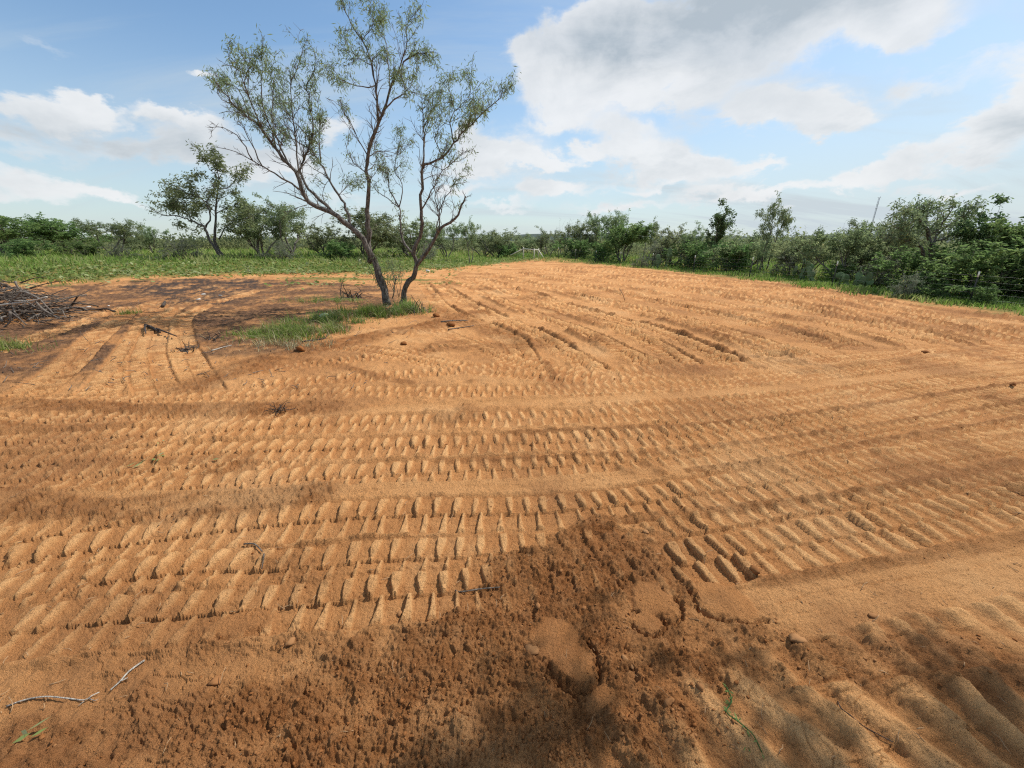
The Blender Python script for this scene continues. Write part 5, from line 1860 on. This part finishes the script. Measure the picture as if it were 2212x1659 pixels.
def fence():
    posts = [(1075, 0, 262), (981, 296, 267), (836, 290.8, 261), (751, 280, 257.5), (696, 273.5, 253.8), (653.5, 269.3, 251.7), (621, 265.5, 249.7), (596.5, 263.5, 249.2), (576, 261.6, 249), (559, 260.6, 249.3), (545, 259.8, 249)]
    W_ = []
    for px, pb, pt in posts:
        if pb == 0:
            continue
        # distance from the tip: tip stands 1.06 m over the ground
        d = px_dir(px + (2 if px > 700 else 0), pt)
        a = math.atan2(d[0], d[1]); slope = -d[2] / math.hypot(d[0], d[1])
        r = (CAM_H - 1.06) / slope
        for _ in range(6):
            gx, gy = r * math.sin(a), r * math.cos(a)
            r = (CAM_H - 1.06 - hz(gx, gy)) / slope
        W_.append(np.array((r * math.sin(a), r * math.cos(a), hz(r * math.sin(a), r * math.cos(a)))))
    W_ = np.array(W_)
    for k in range(len(W_)):
        a = math.atan2(W_[k][0], W_[k][1]); r = fence_r(a) - .25
        W_[k] = (r * math.sin(a), r * math.cos(a), hz(r * math.sin(a), r * math.cos(a)))
    W_ = np.vstack([W_[0] + (W_[0] - W_[1]) * .9, W_])
    W_[0][2] = hz(*W_[0][:2])
    root = thing('wire_fence', 'five-strand wire fence on dark posts with white tips along the right side', 'fence', tuple(W_[0]))
    o0 = W_[0]
    dirn = W_[-1] - W_[1]; ra = math.atan2(dirn[1], dirn[0])
    R_ = random.Random(3)
    for k, w_ in enumerate(W_):
        o = link('post', post_me, root, tuple(w_ - o0))
        o.rotation_euler = (R_.gauss(0, .02), R_.gauss(0, .03), ra)
        t_ = link('tip', tip_me, o)
    for z in (.22, .40, .58, .76, .94):
        T = Tubes()
        pts = []
        for k in range(len(W_) - 1):
            for q in range(6):
                f = q / 6
                p = W_[k] * (1 - f) + W_[k + 1] * f - o0
                p = p + (0, 0, z - .03 * math.sin(f * PI) + R_.gauss(0, .006))
                pts.append(p)
        pts.append(W_[-1] - o0 + (0, 0, z))
        pts = np.array(pts)
        nrm = np.array((-dirn[1], dirn[0], 0)) / np.hypot(dirn[0], dirn[1])
        pts = pts + nrm * .025
        T.add(pts, np.full(len(pts), .0020), 4, 0)
        link('wire', T.mesh('wire', M['wire']), root)
    return W_


FW = fence()


def pipe_brace():
    # welded pipe corner: two braces, posts, a top rail
    Y = 43.0
    w3 = lambda px, py, y=Y: at_y(px, py, y)
    base = w3(523.4, 256)
    z0 = hz(base[0], base[1])
    base = np.array((base[0], base[1], z0))
    root = thing('pipe_brace', 'cream welded pipe fence corner with slanting braces at the far end of the clearing', 'fence brace', tuple(base))
    def pipe(name, a, b, r):
        T = Tubes(); T.add(np.array([a - base, (a + b) / 2 - base, b - base]), np.full(3, r), 10, 0)
        return link(name, T.mesh(name, M['pipe_cream']), root)
    def up(px, pt, y):
        p = w3(px, pt, y); g = p.copy(); g[2] = hz(p[0], p[1]) - .1
        return g, p
    g1, t1 = up(523.4, 247.0, Y); g2, t2 = up(534.3, 248.6, Y - 1.5); g3, t3 = up(538.6, 248.2, Y + .5)
    for g_, t_ in ((g1, t1), (g2, t2), (g3, t3)):
        pipe('post', g_, t_, .055)
    a = t1 - (0, 0, .18); b_ = t2 - (0, 0, .12); c_ = t3 - (0, 0, .18)
    pipe('rail', a, b_, .05); pipe('rail', b_ , c_, .05)
    e1 = w3(510.5, 255.2, Y); e1[2] = max(e1[2], hz(e1[0], e1[1]) - .02)
    pipe('brace', a, e1, .05)
    e2 = w3(543, 257.2, Y - 1.0)
    pipe('brace', c_, e2, .05)


pipe_brace()


# thin stake leaning in the dirt
def stake(px0, py0, px1, py1, lab, r=.012, mat='stake_wood'):
    p = at(px1, py1)
    top = at_y(px0, py0, p[1] - .05) - p
    T = Tubes(); T.add(np.array([(0, 0, -.1), top * .5, top]), np.array((r, r, r * .9)), 6, 0, .05)
    thing('stake', lab, 'stake', tuple(p), 0, None, T.mesh('stake', M[mat]))


stake(619.5, 288.5, 626.5, 301, 'thin brown stake leaning left in the middle of the tracked dirt', .014)
stake(518.5, 286.5, 515, 290, 'tiny dark twig stake on the dirt left of the leaning stake', .012, 'dark_wood')


# prickly pears
def pad_mesh(s):
    n, m_ = 14, 6
    V = []; F = []
    for i in range(m_ + 1):
        v = -1 + 2 * i / m_
        for j in range(n):
            a = 2 * PI * j / n
            rr_ = math.sqrt(max(0, 1 - v * v)) ** .6
            x = rr_ * math.cos(a) * .5 * (1 + .15 * math.sin(a)); z = rr_ * math.sin(a) * .62 + .6
            V.append((x * s, v * .075 * s, z * s))
    for i in range(m_):
        for j in range(n):
            F.append((i * n + j, i * n + (j + 1) % n, (i + 1) * n + (j + 1) % n, (i + 1) * n + j))
    me = mesh_np('pad', V, F, None, M['cactus'])
    attr(me, 'tint', np.full(len(V), .5))
    return me


PAD = pad_mesh(.26)


def cactus(px, py, dist, lab, n, seed, s=1.0):
    R_ = random.Random(seed)
    d = px_dir(px, py); a = math.atan2(d[0], d[1])
    dist = fence_r(a) + dist
    p = (math.sin(a) * dist, math.cos(a) * dist)
    root = thing('prickly_pear', lab, 'cactus', (p[0], p[1], hz(*p)), R_.uniform(0, 6), 'prickly pears behind the fence')
    root.scale = (s, s, s)
    nodes = [(np.array((R_.gauss(0, .25), R_.gauss(0, .2), -.02)), R_.gauss(0, .35), R_.uniform(0, PI)) for _ in range(max(3, n // 4))]
    done = 0
    while done < n and nodes:
        q, tl, rz = nodes.pop(0)
        o = link('pad', PAD, root, tuple(q))
        o.rotation_euler = (R_.gauss(0, .15), tl, rz)
        k = R_.uniform(.75, 1.15)
        o.scale = (k, k, k)
        done += 1
        top = q + np.array((math.sin(tl) * math.cos(rz) * .28, math.sin(tl) * math.sin(rz) * .28, math.cos(tl) * .28)) * k
        for _ in range(R_.choice((1, 2, 2))):
            nodes.append((top, tl + R_.gauss(0, .6), rz + R_.gauss(0, .7)))


cactus(794, 275, 1.0, 'tall prickly pear clump in the gap between the second and third nearest posts', 18, 1, 1.15)
cactus(847, 282, 1.1, 'prickly pear clump just right of the second nearest post', 16, 2, 1.1)
cactus(664, 264, 1.0, 'pale prickly pear clump behind the fence right of the fifth post', 14, 3, 1.3)
cactus(818, 278, 1.2, 'low prickly pear clump between the two larger ones', 10, 4, .9)


# guyed lattice mast on the skyline
def mast():
    Y = 230.
    top = at_y(879.5, 197.5, Y); bot = np.array((top[0], top[1], 0.))
    root = thing('radio_mast', 'slender lattice radio mast on the skyline at the right', 'mast', (bot[0], bot[1], 0))
    H = top[2]
    T = Tubes()
    for k in range(3):
        a = k * 2 * PI / 3
        o_ = np.array((math.cos(a) * .28, math.sin(a) * .28, 0))
        T.add(np.array([o_ - (0, 0, 1), o_ + (0, 0, H)]), np.array((.085, .085)), 4, 0)
    me = T.mesh('mast_legs', M['mast_steel'])
    link('leg', me, root)
    T = Tubes()
    z = 0; k = 0
    while z < H - 1:
        a0 = k * 2 * PI / 3; a1 = (k + 1) * 2 * PI / 3
        T.add(np.array([(math.cos(a0) * .28, math.sin(a0) * .28, z), (math.cos(a1) * .28, math.sin(a1) * .28, z + .5)]), np.array((.035, .035)), 3, 0)
        z += .5; k += 1
    link('lattice', T.mesh('lattice', M['mast_steel']), root)
    for zz, l in ((H - .1, .9), (H - 3.2, .7), (H - 5.2, .6)):
        T = Tubes(); T.add(np.array([(-l, 0, zz), (l, 0, zz)]), np.array((.09, .09)), 4, 0)
        T.add(np.array([(0, -l * .6, zz), (0, l * .6, zz)]), np.array((.09, .09)), 4, 0)
        T.add(np.array([(l * .5, 0, zz), (l * .5, 0, zz + .7)]), np.array((.09, .06)), 4, 0)
        link('antenna', T.mesh('antenna', M['mast_steel']), root)


mast()
